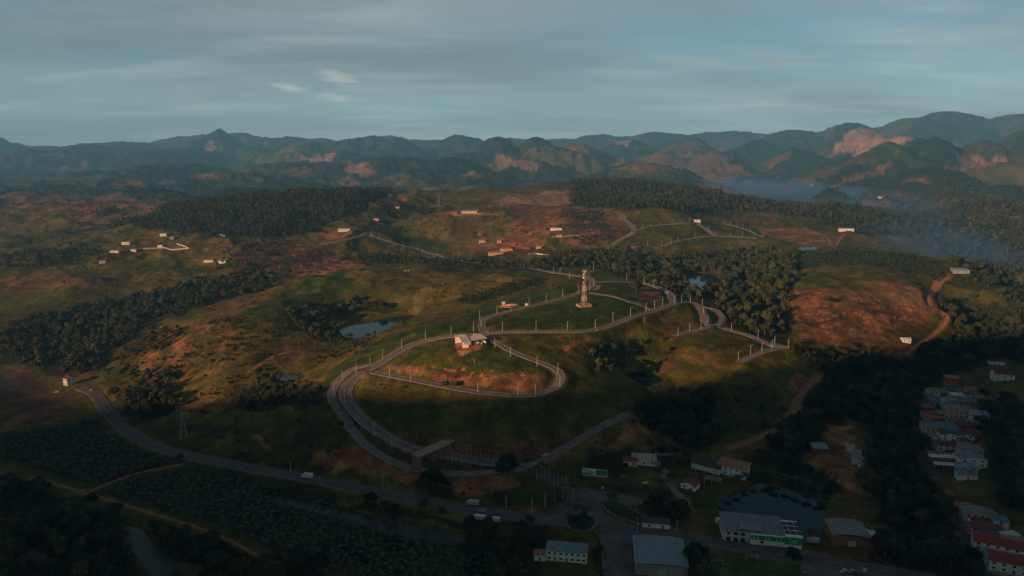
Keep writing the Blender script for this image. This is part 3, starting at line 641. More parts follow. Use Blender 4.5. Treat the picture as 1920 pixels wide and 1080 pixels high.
BUSHES = [  # outline, spacing, scale
 ('230,650 330,605 500,600 560,630 500,700 440,740 380,780 250,780', 4.2, .95), ('200,475 420,450 500,470 420,520 300,530 100,545 120,500', 9, 1.0), ('500,600 640,560 760,560 900,560 960,540 900,530 700,560', 8, .9),
 ('430,780 640,790 700,850 560,860 400,850', 7, 1.0), ('590,850 700,855 900,895 960,925 860,930 640,900', 5.5, .7), ('780,905 960,895 970,930 860,932 790,922', 3.2, .7), ('1490,545 1680,530 1760,560 1700,620 1560,640 1490,620', 4.2, .62),
 ('1330,715 1500,700 1530,720 1470,790 1380,830 1300,800', 6, 1.0), ('1180,780 1280,790 1280,850 1180,850 1080,860 1100,830', 6, 1.0), ('1000,640 1160,625 1260,640 1250,680 1180,670 1040,670', 8, .8),
 ('780,400 960,385 1160,395 1180,425 1060,470 900,450 760,440', 13, 1.3), ('560,455 700,490 560,525 450,530 430,500 500,450', 9, 1.2), ('0,360 300,375 330,390 160,440 0,470', 17, 1.6), ('1330,395 1560,420 1760,480 1600,465 1420,440', 14, 1.0),
 ('560,690 740,612 900,570 900,580 760,622 620,700 560,740', 6, .9), ('660,705 830,740 1000,760 1150,730 1120,780 800,800 700,780', 5.5, .45), ('780,655 920,650 1030,700 860,690', 6, .35), ('930,640 1120,630 1260,600 1300,640 1180,640', 6, .4), ('560,520 740,515 980,525 860,560 700,560 560,590', 8, .5), ('1290,650 1480,665 1440,705 1340,710', 6, .4), ('1100,900 1280,880 1300,930 1180,925', 9, .7),
 ('0,800 300,780 330,860 180,920 0,880', 14, .7), ('430,890 560,915 870,990 860,1000 500,935', 5.5, .9), ('1290,1020 1480,1050 1460,1060 1290,1035', 5, .7), ('1540,880 1640,900 1640,940 1560,935', 6, .8), ('1400,860 1560,850 1560,930 1420,900', 5, 1.0),
 ('1250,895 1420,905 1340,940 1280,930', 8, .8), ('1150,770 1220,740 1240,780 1180,800', 6, 1.0), ('1600,640 1740,640 1680,680 1580,670', 7, .9)]
BANANAS = [('0,822 60,808 170,787 230,832 325,868 180,912 60,878 0,858', 3.4, 1.0), ('185,922 342,877 480,896 560,922 640,962 700,985 860,1012 1000,1088 640,1088 420,990', 3.6, 1.0),
 ('1490,474 1560,466 1640,468 1720,480 1800,508 1900,545 1850,556 1740,522 1660,506 1590,500 1500,505 1480,490', 4.6, 1.25)]

def cls_color():
    nr, nc = GX.shape
    X, Y = GX, GY
    n1_ = fbm(X, Y, 60, 4, 41); n2_ = fbm(X, Y, 14, 3, 51); n3_ = fbm(X, Y, 420, 3, 61)
    c = np.zeros((nr, nc, 3), np.float32)
    base_a, base_b, base_c = (np.array(CL[k]) for k in 'gOf')
    mixv = sstep(-0.5, 0.5, n3_ + 0.35 * n1_)[..., None]
    c[:] = base_a * (1 - mixv) + base_b * mixv
    # distance: woods on most slopes with pasture between
    far = sstep(1700, 2600, GR)[..., None]
    fn = fbm(X, Y, 650, 4, 71) + 0.5 * fbm(X, Y, 130, 3, 73)
    fo = np.array((.017, .034, .018)); pa = np.array((.100, .078, .046)); pg = np.array((.052, .064, .026))
    k1 = sstep(0.10, 0.26, fn)[..., None]; k2 = sstep(0.0, 0.4, n3_)[..., None]
    low = sstep(150, 40, H)[..., None]
    fc = fo * (1 - k1) + (pg * (1 - k2) + pa * k2) * k1
    c = c * (1 - far) + fc * far
    wob = np.stack((fbm(X, Y, 26, 3, 81), fbm(X, Y, 26, 3, 91)), -1)
    for (k, e, s) in PAINT:
        P = gpoly(s)
        if len(P) < 3: continue
        rs, cs = bbox_rows(P, e * 2)
        x = X[rs, cs] + wob[rs, cs, 0] * e * 1.6; y = Y[rs, cs] + wob[rs, cs, 1] * e * 1.6
        m = pip(x, y, P)
        if not m.any(): continue
        d = polydist(x[m], y[m], P); wv = sstep(0, e * 1.2, d)[..., None] * 0.93
        cc = c[rs, cs]; col = np.array(CL[k])
        var = 1 + 0.22 * n2_[rs, cs][m] + 0.15 * n1_[rs, cs][m]
        cc[m] = cc[m] * (1 - wv) + col * var[..., None] * wv
        c[rs, cs] = cc
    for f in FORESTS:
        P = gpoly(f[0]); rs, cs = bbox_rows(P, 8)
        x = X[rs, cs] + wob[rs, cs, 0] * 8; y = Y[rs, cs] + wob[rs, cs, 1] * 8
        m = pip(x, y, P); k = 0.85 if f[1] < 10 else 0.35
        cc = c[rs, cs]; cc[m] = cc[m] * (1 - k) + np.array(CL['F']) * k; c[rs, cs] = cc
    c *= (1 + 0.16 * n1_ + 0.20 * n2_)[..., None]
    red = (0.5 + 0.5 * n2_)[..., None] * np.array((.02, .0, -.01)) * c.mean(-1, keepdims=True) * 3
    # erosion scars down the dry slopes
    for (k, s, th, wl) in (('D', '330,610 400,600 480,625 440,680 400,760 340,780 250,720 260,660', .34, 15), ('Z', '1475,548 1600,545 1700,560 1740,590 1660,640 1540,642 1490,630', .40, 12), ('D', '1100,835 1180,790 1260,780 1270,810 1180,840', .3, 14), ('D', '600,860 700,860 760,885 940,900 900,920 700,905', .3, 11), ('D', '880,400 1160,395 1180,420 1060,470 900,460', .36, 30), ('Z', '720,690 1030,705 1030,725 960,735 820,718', .42, 6), ('D', '560,455 700,490 560,525 450,510', .36, 28), ('D', '0,365 330,380 160,412 0,400', .42, 35), ('D', '1420,425 1590,440 1560,465 1440,450', .3, 25)):
        P = gpoly(s); rs, cs = bbox_rows(P, 3); x, y = X[rs, cs], Y[rs, cs]; m = pip(x, y, P)
        v = sstep(th, th + .2, fbm(x * .55 + y * .25, y * 1.5 - x * .3, wl, 4, 151, .6)) * m * sstep(0, 6, polydist(x, y, P)) * .85
        c[rs, cs] = c[rs, cs] * (1 - v[..., None]) + np.array(CL[k]) * v[..., None]
    # trodden, drier and greener flecks
    f1 = sstep(.12, .42, fbm(X, Y, 17, 4, 131, .65)) * (c[..., 0] > .045) * (GR < 2200)
    f2 = sstep(.15, .45, fbm(X, Y, 23, 4, 141, .65)) * (c[..., 0] > .045) * (GR < 2200)
    c = c * (1 - .32 * f1[..., None]) + .32 * f1[..., None] * (c * np.array((.55, .75, .6)))
    c = c * (1 - .24 * f2[..., None]) + .24 * f2[..., None] * (c * np.array((1.55, 1.25, 1.1)) + np.array((.01, .005, .0)))
    c = np.clip(c + red, 0.004, 0.8)
    # bare verges along the roads
    return c
GC = cls_color()
vergecol = np.array((.15, .095, .05))
for nm in names:
    P, z, w, mt = rd[nm]
    half = w / 2 + (2.6 if mt != 'dirt' else 1.0)
    rs, cs = bbox_rows(P, half + 3); X, Y = GX[rs, cs], GY[rs, cs]
    best = np.full(X.shape, 1e9)
    for i in range(0, len(P) - 1, 4):
        a = P[i]; b = P[min(i + 4, len(P) - 1)]; lo = np.minimum(a, b) - half - 3; hi = np.maximum(a, b) + half + 3
        m = (X > lo[0]) & (X < hi[0]) & (Y > lo[1]) & (Y < hi[1])
        if m.any(): best[m] = np.minimum(best[m], polydist(X[m], Y[m], np.array([a, b]), False))
    jit = 1.3 * fbm(X, Y, 9, 2, 5)
    wv = (1 - sstep(half - 1.5, half + 1.2, best + jit))[..., None] * 0.8
    cc = GC[rs, cs]; GC[rs, cs] = cc * (1 - wv) + (np.array(CL['D']) if mt == 'dirt' else vergecol) * wv
for i, (nm, P, zw) in enumerate(WPOLY):
    rs, cs = bbox_rows(P, 5); d = polydist(GX[rs, cs], GY[rs, cs], P); ins = pip(GX[rs, cs], GY[rs, cs], P)
    wv = np.where(ins, 1, 1 - sstep(0, 3.0, d))[..., None] * 0.7
    GC[rs, cs] = GC[rs, cs] * (1 - wv) + np.array((.07, .05, .03)) * wv

# ------------------------------------------------------------------ ground sheet
def ground_material():
    m = bpy.data.materials.new('ground_cover'); m.use_nodes = True; t = m.node_tree
    b = t.nodes['Principled BSDF']; b.inputs['Roughness'].default_value = 0.95; b.inputs['Specular IOR Level'].default_value = 0.1
    at = N(t, 'ShaderNodeAttribute'); at.attribute_name = 'cover'
    co = N(t, 'ShaderNodeTexCoord')
    def noise(s, d, r=0.6):
        n = N(t, 'ShaderNodeTexNoise'); t.links.new(co.outputs['Object'], n.inputs[0])
        n.inputs['Scale'].default_value = s; n.inputs['Detail'].default_value = d; n.inputs['Roughness'].default_value = r
        return n.outputs[0]
    def rng(v, a, b_, c, d):
        r = N(t, 'ShaderNodeMapRange'); t.links.new(v, r.inputs[0])
        for i, k in enumerate((a, b_, c, d)): r.inputs[i + 1].default_value = k
        return r.outputs[0]
    fine = noise(0.55, 5, 0.7); mid = noise(0.09, 5, 0.65); big = noise(0.012, 4)
    f = mathn(t, 'MULTIPLY', rng(fine, .3, .7, .46, 1.54), mathn(t, 'MULTIPLY', rng(mid, .3, .7, .60, 1.40), rng(big, .3, .7, .85, 1.15)))
    hs = N(t, 'ShaderNodeHueSaturation'); t.links.new(at.outputs['Color'], hs.inputs['Color']); t.links.new(f, hs.inputs['Value'])
    t.links.new(rng(mid, .3, .7, .485, .515), hs.inputs['Hue'])
    t.links.new(hs.outputs[0], b.inputs['Base Color'])
    add = mathn(t, 'ADD', mathn(t, 'MULTIPLY', fine, 0.5), mathn(t, 'MULTIPLY', mid, 3.0))
    bp = N(t, 'ShaderNodeBump'); bp.inputs['Strength'].default_value = 0.7; bp.inputs['Distance'].default_value = 1.0
    t.links.new(add, bp.inputs['Height']); t.links.new(bp.outputs[0], b.inputs['Normal'])
    return m
def build_ground():
    nr, nc = GX.shape
    # canopy relief of the far woods
    gr = sstep(2300, 3200, GR); dark = GC[..., 0] < 0.05
    Hh = H + gr * np.where(dark, 7 * (0.5 + fbm(GX, GY, 45, 3, 12)), 0)
    co = np.stack((GX, GY, Hh), -1).reshape(-1, 3).astype(np.float32)
    co = np.vstack((co, [[0, 0, float(H[0].mean())]])).astype(np.float32)
    idx = np.arange(nr * nc).reshape(nr, nc)
    q = np.stack((idx[:-1, :-1], idx[:-1, 1:], idx[1:, 1:], idx[1:, :-1]), -1).reshape(-1, 4)
    tri = np.stack((np.full(nc - 1, nr * nc), idx[0, 1:], idx[0, :-1]), -1)
    loops = np.concatenate((q.ravel(), tri.ravel()[:]))
    starts = np.concatenate((np.arange(0, q.size, 4), q.size + np.arange(0, tri.size, 3)))
    tots = np.concatenate((np.full(len(q), 4), np.full(len(tri), 3)))
    me = bpy.data.meshes.new('ground')
    me.vertices.add(len(co)); me.vertices.foreach_set('co', co.ravel())
    me.loops.add(len(loops)); me.loops.foreach_set('vertex_index', loops.astype(np.int32))
    me.polygons.add(len(starts)); me.polygons.foreach_set('loop_start', starts.astype(np.int32)); me.polygons.foreach_set('loop_total', tots.astype(np.int32))
    me.update(); me.validate()
    at = me.color_attributes.new('cover', 'FLOAT_COLOR', 'POINT')
    c4 = np.ones((len(co), 4), np.float32); c4[:-1, :3] = GC.reshape(-1, 3); c4[-1, :3] = .05
    at.data.foreach_set('color', c4.ravel())
    me.shade_smooth(); me.materials.append(ground_material())
    o = bpy.data.objects.new('ground', me); COL.objects.link(o); o['kind'] = 'structure'
    return o
build_ground()

# ------------------------------------------------------------------ water sheets
wm = bpy.data.materials.new('still_water'); wm.use_nodes = True; _t = wm.node_tree; _b = _t.nodes['Principled BSDF']
_b.inputs['Base Color'].default_value = (.004, .030, .034, 1); _b.inputs['Roughness'].default_value = 0.06; _b.inputs['IOR'].default_value = 1.33; _b.inputs['Specular IOR Level'].default_value = 0.27
_n = N(_t, 'ShaderNodeTexNoise'); _c = N(_t, 'ShaderNodeTexCoord'); _t.links.new(_c.outputs['Object'], _n.inputs[0]); _n.inputs['Scale'].default_value = 0.6
_bp = N(_t, 'ShaderNodeBump'); _bp.inputs['Strength'].default_value = 0.05; _bp.inputs['Distance'].default_value = 0.2; _t.links.new(_n.outputs[0], _bp.inputs['Height']); _t.links.new(_bp.outputs[0], _b.inputs['Normal'])
rm = wm.copy(); rm.name = 'river_water'; rm.node_tree.nodes['Principled BSDF'].inputs['Base Color'].default_value = (.035, .045, .045, 1); rm.node_tree.nodes['Principled BSDF'].inputs['Roughness'].default_value = 0.25
for nm, P, zw in WPOLY:
    c = P.mean(0); Q = c + (P - c) * 1.03
    mesh_np(nm + '_water', [(x, y, zw) for x, y in Q], [tuple(range(len(Q)))], [rm if nm == 'river' else wm], kind='structure')

# ------------------------------------------------------------------ road ribbons with kerbs and markings
asph = mat('asphalt', (.085, .080, .076), .9, .42, .14, detail=9); conc = mat('concrete_road', (.185, .16, .14), .9, .42, .16, detail=9)
kerbm = mat('kerb', (.25, .225, .20), .85, .35, .3); whitep = mat('road_paint', (.30, .29, .27), .7, .3, 1.2); dirtm = mat('dirt_track', (.27, .135, .08), .95, .25, .5, detail=5)
medm = mat('median_grass', (.045, .055, .02), .95, .3, .8)
def ribbon(name, P, z, prof, mats, closed=False):
    """prof: list of (offset, height, material index of the strip that starts here)"""
    P = np.asarray(P); T = np.gradient(P, axis=0); T /= np.maximum(np.hypot(T[:, 0], T[:, 1])[:, None], 1e-6)
    Nn = np.stack((T[:, 1], -T[:, 0]), 1)
    co = []; fa = []; fm = []; k = len(prof)
    for i in range(len(P)):
        for (o_, h_, mi) in prof: co.append((P[i, 0] + Nn[i, 0] * o_, P[i, 1] + Nn[i, 1] * o_, z[i] + h_))
    for i in range(len(P) - 1):
        for j in range(k - 1):
            a = i * k + j; fa.append((a, a + 1, a + k + 1, a + k)); fm.append(prof[j][2])
    return mesh_np(name, co, fa, mats, kind='structure', fm=fm)
rz = 0
for nm in names:
    P, z, w, mt = rd[nm]; h = w / 2; rz += 1; dz = 0.10 + 0.012 * (rz % 5)
    if mt == 'dirt':
        ribbon('dirt_road', P, z, [(-h, -.35, 0), (-h * .85, .05, 0), (0, .09, 0), (h * .85, .05, 0), (h, -.35, 0)], [dirtm]); continue
    if mt == 'asphalt':
        pr = [(-h - 1.2, -.5, 1), (-h - .9, dz - .02, 0), (-h + .45, dz, 2), (-h + .62, dz, 0), (-.07, dz + .02, 2), (.07, dz + .02, 0), (h - .62, dz, 2), (h - .45, dz, 0), (h + .9, dz - .02, 1), (h + 1.2, -.5, 1)]
        if w < 7.5: pr = [(-h - .3, -.5, 1), (-h, dz, 0), (h, dz, 1), (h + .3, -.5, 1)]
        ribbon('road', P, z, pr, [asph, kerbm, whitep])
    elif mt == 'boulevard':
        ribbon('road', P, z, [(-h - 1.0, -.5, 1), (-h - .9, dz + .15, 1), (-h, dz + .15, 1), (-h, dz, 0), (-.75, dz, 1), (-.75, dz + .15, 1), (-.45, dz + .15, 3), (.45, dz + .15, 1), (.75, dz + .15, 1), (.75, dz, 0), (h, dz, 1), (h, dz + .15, 1), (h + .9, dz + .15, 1), (h + 1.0, -.5, 1)], [conc, kerbm, whitep, medm])
    else:
        e = .6 if w > 5.5 else .3
        ribbon('road', P, z, [(-h - e - .1, -.5, 1), (-h - e, dz + .14, 1), (-h, dz + .14, 1), (-h, dz, 0), (h, dz, 1), (h, dz + .14, 1), (h + e, dz + .14, 1), (h + e + .1, -.5, 1)], [conc, kerbm, whitep])
# junction apron in front of the estate
def drape(name, poly, m, lift, step=1.6, kind='structure'):
    P = catmull(poly, 4, True) if len(poly) > 4 else np.asarray(poly)
    bm = bmesh.new(); vs = [bm.verts.new((x, y, 0)) for x, y in P]
    bm.faces.new(vs)
    x0, y0 = P.min(0); x1, y1 = P.max(0)
    for v in np.arange(x0 + step, x1, step * 2.5):
        bmesh.ops.bisect_plane(bm, geom=bm.verts[:] + bm.edges[:] + bm.faces[:], plane_co=(v, 0, 0), plane_no=(1, 0, 0))
    for v in np.arange(y0 + step, y1, step * 2.5):
        bmesh.ops.bisect_plane(bm, geom=bm.verts[:] + bm.edges[:] + bm.faces[:], plane_co=(0, v, 0), plane_no=(0, 1, 0))
    xs = np.array([v.co.x for v in bm.verts]); ys = np.array([v.co.y for v in bm.verts]); hz = h_at(xs, ys)
    for v, zz in zip(bm.verts, hz): v.co.z = zz + lift
    bmesh.ops.recalc_face_normals(bm, faces=bm.faces)
    me = bpy.data.meshes.new(name); bm.to_mesh(me); bm.free(); me.materials.append(m)
    o = bpy.data.objects.new(name, me); COL.objects.link(o); o['kind'] = kind
    return o, P
asph2 = mat('worn_paving', (.12, .11, .10), .9, .45, .12, detail=9)
drape('road_junction', gpoly(PLAZA), asph2, 0.16)
isl, IP = drape('traffic_island', gpoly('1063,975 1075,966 1092,964 1108,968 1117,978 1112,990 1095,997 1075,994 1064,985'), mat('island_grass', (.03, .045, .018), .95, .3, .6), 0.34)
isl2, IP2 = drape('traffic_island', gpoly('1130,946 1140,940 1156,941 1166,948 1182,956 1205,966 1225,975 1232,984 1205,984 1180,976 1155,966 1138,957'), MAT['island_grass'], 0.34)
def kerb_loop(P, lift):
    P = np.vstack((P, P[:1])); z = h_at(P[:, 0], P[:, 1])
    ribbon('kerb', P, z, [(-.3, -.2, 0), (-.25, lift, 0), (.25, lift, 0), (.3, -.2, 0)], [kerbm])
kerb_loop(IP, .42); kerb_loop(IP2, .42)
drape('yard', gpoly('1335,1012 1500,1040 1500,1050 1335,1024'), mat('yard_concrete', (.22, .20, .18), .9, .2, .3), .12)
drape('car_park', gpoly('1500,1035 1560,1045 1650,1062 1640,1085 1520,1085 1500,1060'), MAT['worn_paving'], .10)
# zebra crossings
def zebra(px, py, px2, py2, n=7, L=3.4):
    a = np.array(gp(px, py)); b = np.array(gp(px2, py2)); d = (b - a) / max(np.hypot(*(b - a)), .1); nn = np.array((d[1], -d[0]))
    co = []; fa = []
    for i in range(n):
        c = a + (b - a) * (i + .5) / n; hw = np.hypot(*(b - a)) / n * .27
        for sx, sy in ((-1, -1), (1, -1), (1, 1), (-1, 1)):
            p = c + d * hw * sx + nn * L / 2 * sy; co.append((p[0], p[1], float(h_at(*p)) + .31))
        k = len(co); fa.append((k - 4, k - 3, k - 2, k - 1))
    mesh_np('crossing_marking', co, fa, [whitep], kind='structure')
zebra(676, 804, 699, 800); zebra(756, 847, 782, 841); zebra(900, 888, 925, 884)
# ------------------------------------------------------------------ vegetation
rg = np.random.RandomState(5)
leaf_mats = {
 'dark': mat('leaf_dark', (.031, .047, .018), .85, .45, .9, rnd=.38),
 'mid': mat('leaf_mid', (.058, .070, .022), .85, .45, .9, rnd=.35),
 'olive': mat('leaf_olive', (.085, .080, .030), .85, .45, .9, rnd=.3),
 'banana': mat('banana_leaf', (.038, .070, .024), .55, .4, .7, rnd=.35, spec=.5),
 'palm': mat('palm_leaf', (.035, .055, .020), .7, .3, 1.0, rnd=.2),
 'pale': mat('leaf_pale', (.30, .29, .24), .9, .3, .9), 'pink': mat('blossom_pink', (.34, .17, .14), .9, .3, .9)}
bark = mat('bark', (.13, .095, .065), .95, .3, 2.0); palmbark = mat('palm_bark', (.30, .275, .235), .9, .2, 1.5); deadwood = mat('dead_wood', (.36, .31, .25), .9, .2, 1.5)
class Buf:
    def __init__(s): s.co = []; s.fa = []
    def quad(s, a, b, c, d):
        k = len(s.co); s.co += [a, b, c, d]; s.fa.append((k, k + 1, k + 2, k + 3))
    def add(s, co, fa):
        k = len(s.co); s.co += [tuple(c) for c in co]; s.fa += [tuple(i + k for i in f) for f in fa]
    def box(s, cx, cy, cz, sx, sy, sz, rot=0.0, taper=1.0):
        """centre of the base, full sizes"""
        c, sn = math.cos(rot), math.sin(rot); co = []
        for z_, k in ((0, 1.0), (sz, taper)):
            for ux, uy in ((-1, -1), (1, -1), (1, 1), (-1, 1)):
                x_, y_ = ux * sx / 2 * k, uy * sy / 2 * k
                co.append((cx + x_ * c - y_ * sn, cy + x_ * sn + y_ * c, cz + z_))
        s.add(co, [(3, 2, 1, 0), (4, 5, 6, 7), (0, 1, 5, 4), (1, 2, 6, 5), (2, 3, 7, 6), (3, 0, 4, 7)])
    def tube(s, p0, p1, r0, r1, n=6, cap=True):
        p0, p1 = Vector(p0), Vector(p1); d = (p1 - p0).normalized(); u = d.orthogonal().normalized(); v = d.cross(u); co = []
        for p, r in ((p0, r0), (p1, r1)):
            for i in range(n):
                a = 2 * math.pi * i / n; co.append(tuple(p + (u * math.cos(a) + v * math.sin(a)) * r))
        fa = [(i, (i + 1) % n, n + (i + 1) % n, n + i) for i in range(n)]
        if cap: fa += [tuple(range(n))[::-1], tuple(range(n, 2 * n))]
        s.add(co, fa)
    def mesh(s, name, m, smooth=False):
        me = bpy.data.meshes.new(name); me.from_pydata([tuple(float(v) for v in c) for c in s.co], [], s.fa)
        for k in (m if isinstance(m, (list, tuple)) else [m]): me.materials.append(k)
        if smooth: me.shade_smooth()
        return me
    def obj(s, name, m, parent=None, smooth=False):
        o = bpy.data.objects.new(name, s.mesh(name, m, smooth)); COL.objects.link(o)
        if parent: o.parent = parent
        return o
def empty(name, loc, rz=0.0, sc=1.0):
    o = bpy.data.objects.new(name, None); COL.objects.link(o); o.location = loc; o.rotation_euler = (0, 0, rz); o.scale = (sc, sc, sc)
    o.empty_display_size = 0.5
    return o
def crown_buf(seed, w, h, z0, lobes, leaf, dens):
    r = np.random.RandomState(seed); b = Buf(); L = []
    for i in range(lobes):
        a = r.rand() * 6.283; d = (r.rand() ** .6) * w * .34; zz = z0 + h * (.30 + .45 * r.rand() * (1 - d / w))
        rad = w * (.17 + .13 * r.rand()); L.append((math.cos(a) * d, math.sin(a) * d, zz, rad, rad * (.65 + .3 * r.rand())))
    L.append((0, 0, z0 + h * .55, w * .26, h * .36))
    for (x, y, z, rr, rh) in L:
        n = int(dens * rr * rr / (leaf * leaf))
        # dense inner mass, uneven
        ph = [(x + rr * .62 * math.cos(t) * math.sin(q) * (0.8 + .4 * r.rand()), y + rr * .62 * math.sin(t) * math.sin(q) * (0.8 + .4 * r.rand()), z + rh * .62 * math.cos(q)) for q in (.5, 1.25, 2.0, 2.7) for t in (0, 1.05, 2.1, 3.14, 4.19, 5.24)]
        fa = [(i * 6 + j, i * 6 + (j + 1) % 6, (i + 1) * 6 + (j + 1) % 6, (i + 1) * 6 + j) for i in range(3) for j in range(6)] + [(5, 4, 3, 2, 1, 0), (18, 19, 20, 21, 22, 23)]
        b.add(ph, fa)
        for k in range(n):
            v = r.normal(size=3); v /= np.linalg.norm(v)
            if v[2] < -.55: v[2] *= -1
            rad = .78 + .34 * r.rand() ** 1.5
            p = np.array((x + v[0] * rr * rad, y + v[1] * rr * rad, z + v[2] * rh * rad))
            nn = v + r.normal(size=3) * .55; nn /= np.linalg.norm(nn); u = np.cross(nn, r.normal(size=3)); u /= np.linalg.norm(u); w_ = np.cross(nn, u)
            s1 = leaf * (.6 + .8 * r.rand()); s2 = s1 * (.5 + .5 * r.rand())
            b.quad(p - u * s1 - w_ * s2 * .3, p + w_ * s2 * -.9 + u * s1 * .2, p + u * s1 + w_ * s2 * .2, p + w_ * s2 + u * -.1 * s1)
    return b
def trunk_buf(seed, h, r0, w, forks=4):
    r = np.random.RandomState(seed); b = Buf(); top = h * .55
    b.tube((0, 0, -.6), (.1, 0, top * .55), r0, r0 * .75, 7); b.tube((.1, 0, top * .55), (.15, .1, top), r0 * .75, r0 * .5, 7)
    for i in range(forks):
        a = i * 6.283 / forks + r.rand(); z = top * (.55 + .4 * r.rand())
        m = (math.cos(a) * w * .16, math.sin(a) * w * .16, z + h * .12); e = (math.cos(a) * w * .33, math.sin(a) * w * .33, z + h * (.22 + .1 * r.rand()))
        b.tube((.1, 0, z), m, r0 * .42, r0 * .28, 5); b.tube(m, e, r0 * .28, r0 * .1, 5)
    return b
KIND = []   # each: (name, [(part name, mesh)], height, width)
def kind(name, parts, h, w): KIND.append((name, parts, h, w)); return len(KIND) - 1
specs = [('tree', 11, 9, 9.0, 7, .62, 10, 'dark'), ('tree', 12, 11, 9.0, 8, .65, 9, 'mid'), ('tree', 13, 8, 6.5, 6, .55, 10, 'dark'), ('tree', 14, 12, 13.0, 9, .8, 9, 'dark'), ('tree', 15, 9, 7.5, 6, .55, 10, 'olive'), ('tree', 16, 13, 8.0, 8, .62, 9, 'mid')]
for nme, sd, h, w, lb, leaf, dens, mm in specs:
    kind('tree', [('crown', crown_buf(sd, w, h * .78, h * .22, lb, leaf, dens).mesh('crown', leaf_mats[mm])), ('trunk', trunk_buf(sd, h, .28 + h * .012, w).mesh('trunk', bark))], h, w)
# coarse crowns for the far woods
for sd, h, w, mm in ((21, 11, 8.5, 'dark'), (22, 13, 7.5, 'mid'), (23, 12, 9.5, 'dark')):
    kind('fartree', [('crown', crown_buf(sd, w, h * .82, h * .15, 4, 1.1, 7).mesh('crown', leaf_mats[mm])), ('trunk', trunk_buf(sd, h, .35, w, 2).mesh('trunk', bark))], h, w)
FAR_K = [6, 7, 8]
def bush_buf(seed, w, h): return crown_buf(seed, w, h, -.1, 4, .28, 7)
BUSH_K = [kind('bush', [('crown', bush_buf(31, 3.2, 2.0).mesh('foliage', leaf_mats['olive']))], 2, 3.2), kind('bush', [('crown', bush_buf(32, 4.5, 2.8).mesh('foliage', leaf_mats['mid']))], 2.8, 4.5), kind('bush', [('crown', bush_buf(33, 2.6, 1.6).mesh('foliage', leaf_mats['dark']))], 1.6, 2.6)]
def fronds(n, L, droop, wd, z, lift, seed=0):
    r = np.random.RandomState(seed); b = Buf()
    for i in range(n):
        a = 6.283 * i / n + r.rand() * .3; el = lift * (.55 + .6 * r.rand()); Ln = L * (.85 + .3 * r.rand()); prev = None; seg = 5
        for k in range(seg + 1):
            t = k / seg; hx = Ln * t * math.cos(el) ; hz = z + Ln * (t * math.sin(el) - droop * t * t)
            ww = wd * math.sin(math.pi * min(.08 + t * .9, 1)) + .03
            c = Vector((math.cos(a) * hx, math.sin(a) * hx, hz)); s_ = Vector((-math.sin(a), math.cos(a), 0)) * ww
            cur = (tuple(c + s_ - Vector((0, 0, ww * .55))), tuple(c), tuple(c - s_ - Vector((0, 0, ww * .55))))
            if prev: b.quad(prev[0], prev[1], cur[1], cur[0]); b.quad(prev[1], prev[2], cur[2], cur[1])
            prev = cur
    return b
def palm_trunk(h, r0, r1):
    b = Buf(); k = 6
    for i in range(k):
        z0, z1 = h * i / k - (.5 if i == 0 else 0), h * (i + 1) / k
        ra = r0 + (r1 - r0) * i / k; rb = r0 + (r1 - r0) * (i + 1) / k; b.tube((0, 0, z0), (0, 0, z1), ra, rb, 8, cap=(i in (0, k - 1)))
    return b
PALM = ('palm_tree', [('crown', fronds(16, 3.6, .55, .48, 9.4, .85, 3).mesh('crown', leaf_mats['palm'])), ('trunk', palm_trunk(9.5, .34, .22).mesh('trunk', palmbark))])
COCO = ('palm_tree', [('crown', fronds(18, 4.2, .62, .6, 7.4, .7, 5).mesh('crown', leaf_mats['palm'])), ('trunk', palm_trunk(7.5, .25, .17).mesh('trunk', bark))])
BAN_K = []
for sd in (41, 42, 43):
    bb = fronds(8, 2.3, .42, .46, 1.7, 1.15, sd)
    bb.tube((0, 0, -.3), (0, 0, 1.8), .16, .11, 5)
    BAN_K.append(kind('banana', [('crown', bb.mesh('foliage', leaf_mats['banana']))], 3, 3))
PALM_K = kind('palm', COCO[1], 8, 7)

# sources: real plants that stand in the scene; the uncountable rest repeats their meshes
def plant(kidx, x, y, sc, rz, name=None, parts=None):
    nme, prt, hh, ww = KIND[kidx] if parts is None else (None, parts, 0, 0)
    z = float(h_at(x, y)); e = empty(name or 'tree', (x, y, z - .15), rz, sc)
    for pn, me in prt:
        o = bpy.data.objects.new(pn, me); COL.objects.link(o); o.parent = e
    return e
def scatter_poly(P, sp, seed):
    r = np.random.RandomState(seed); x0, y0 = P.min(0); x1, y1 = P.max(0)
    xs = np.arange(x0, x1, sp); ys = np.arange(y0, y1, sp)
    if len(xs) * len(ys) > 90000: sp2 = sp * math.sqrt(len(xs) * len(ys) / 90000); xs = np.arange(x0, x1, sp2); ys = np.arange(y0, y1, sp2)
    X, Y = np.meshgrid(xs, ys); X = X + (r.rand(*X.shape) - .5) * sp * .95; Y = Y + (r.rand(*Y.shape) - .5) * sp * .95
    X, Y = X.ravel(), Y.ravel(); wx = 7 * fbm(X, Y, 30, 2, 3); wy = 7 * fbm(X, Y, 30, 2, 4)
    m = pip(X + wx, Y + wy, P); return X[m], Y[m]
ROADPTS = np.vstack([np.c_[rd[n][0], np.full(len(rd[n][0]), rd[n][2] / 2)] for n in names])
CLEAR = []     # x, y, radius kept free of trees, filled by the builders below
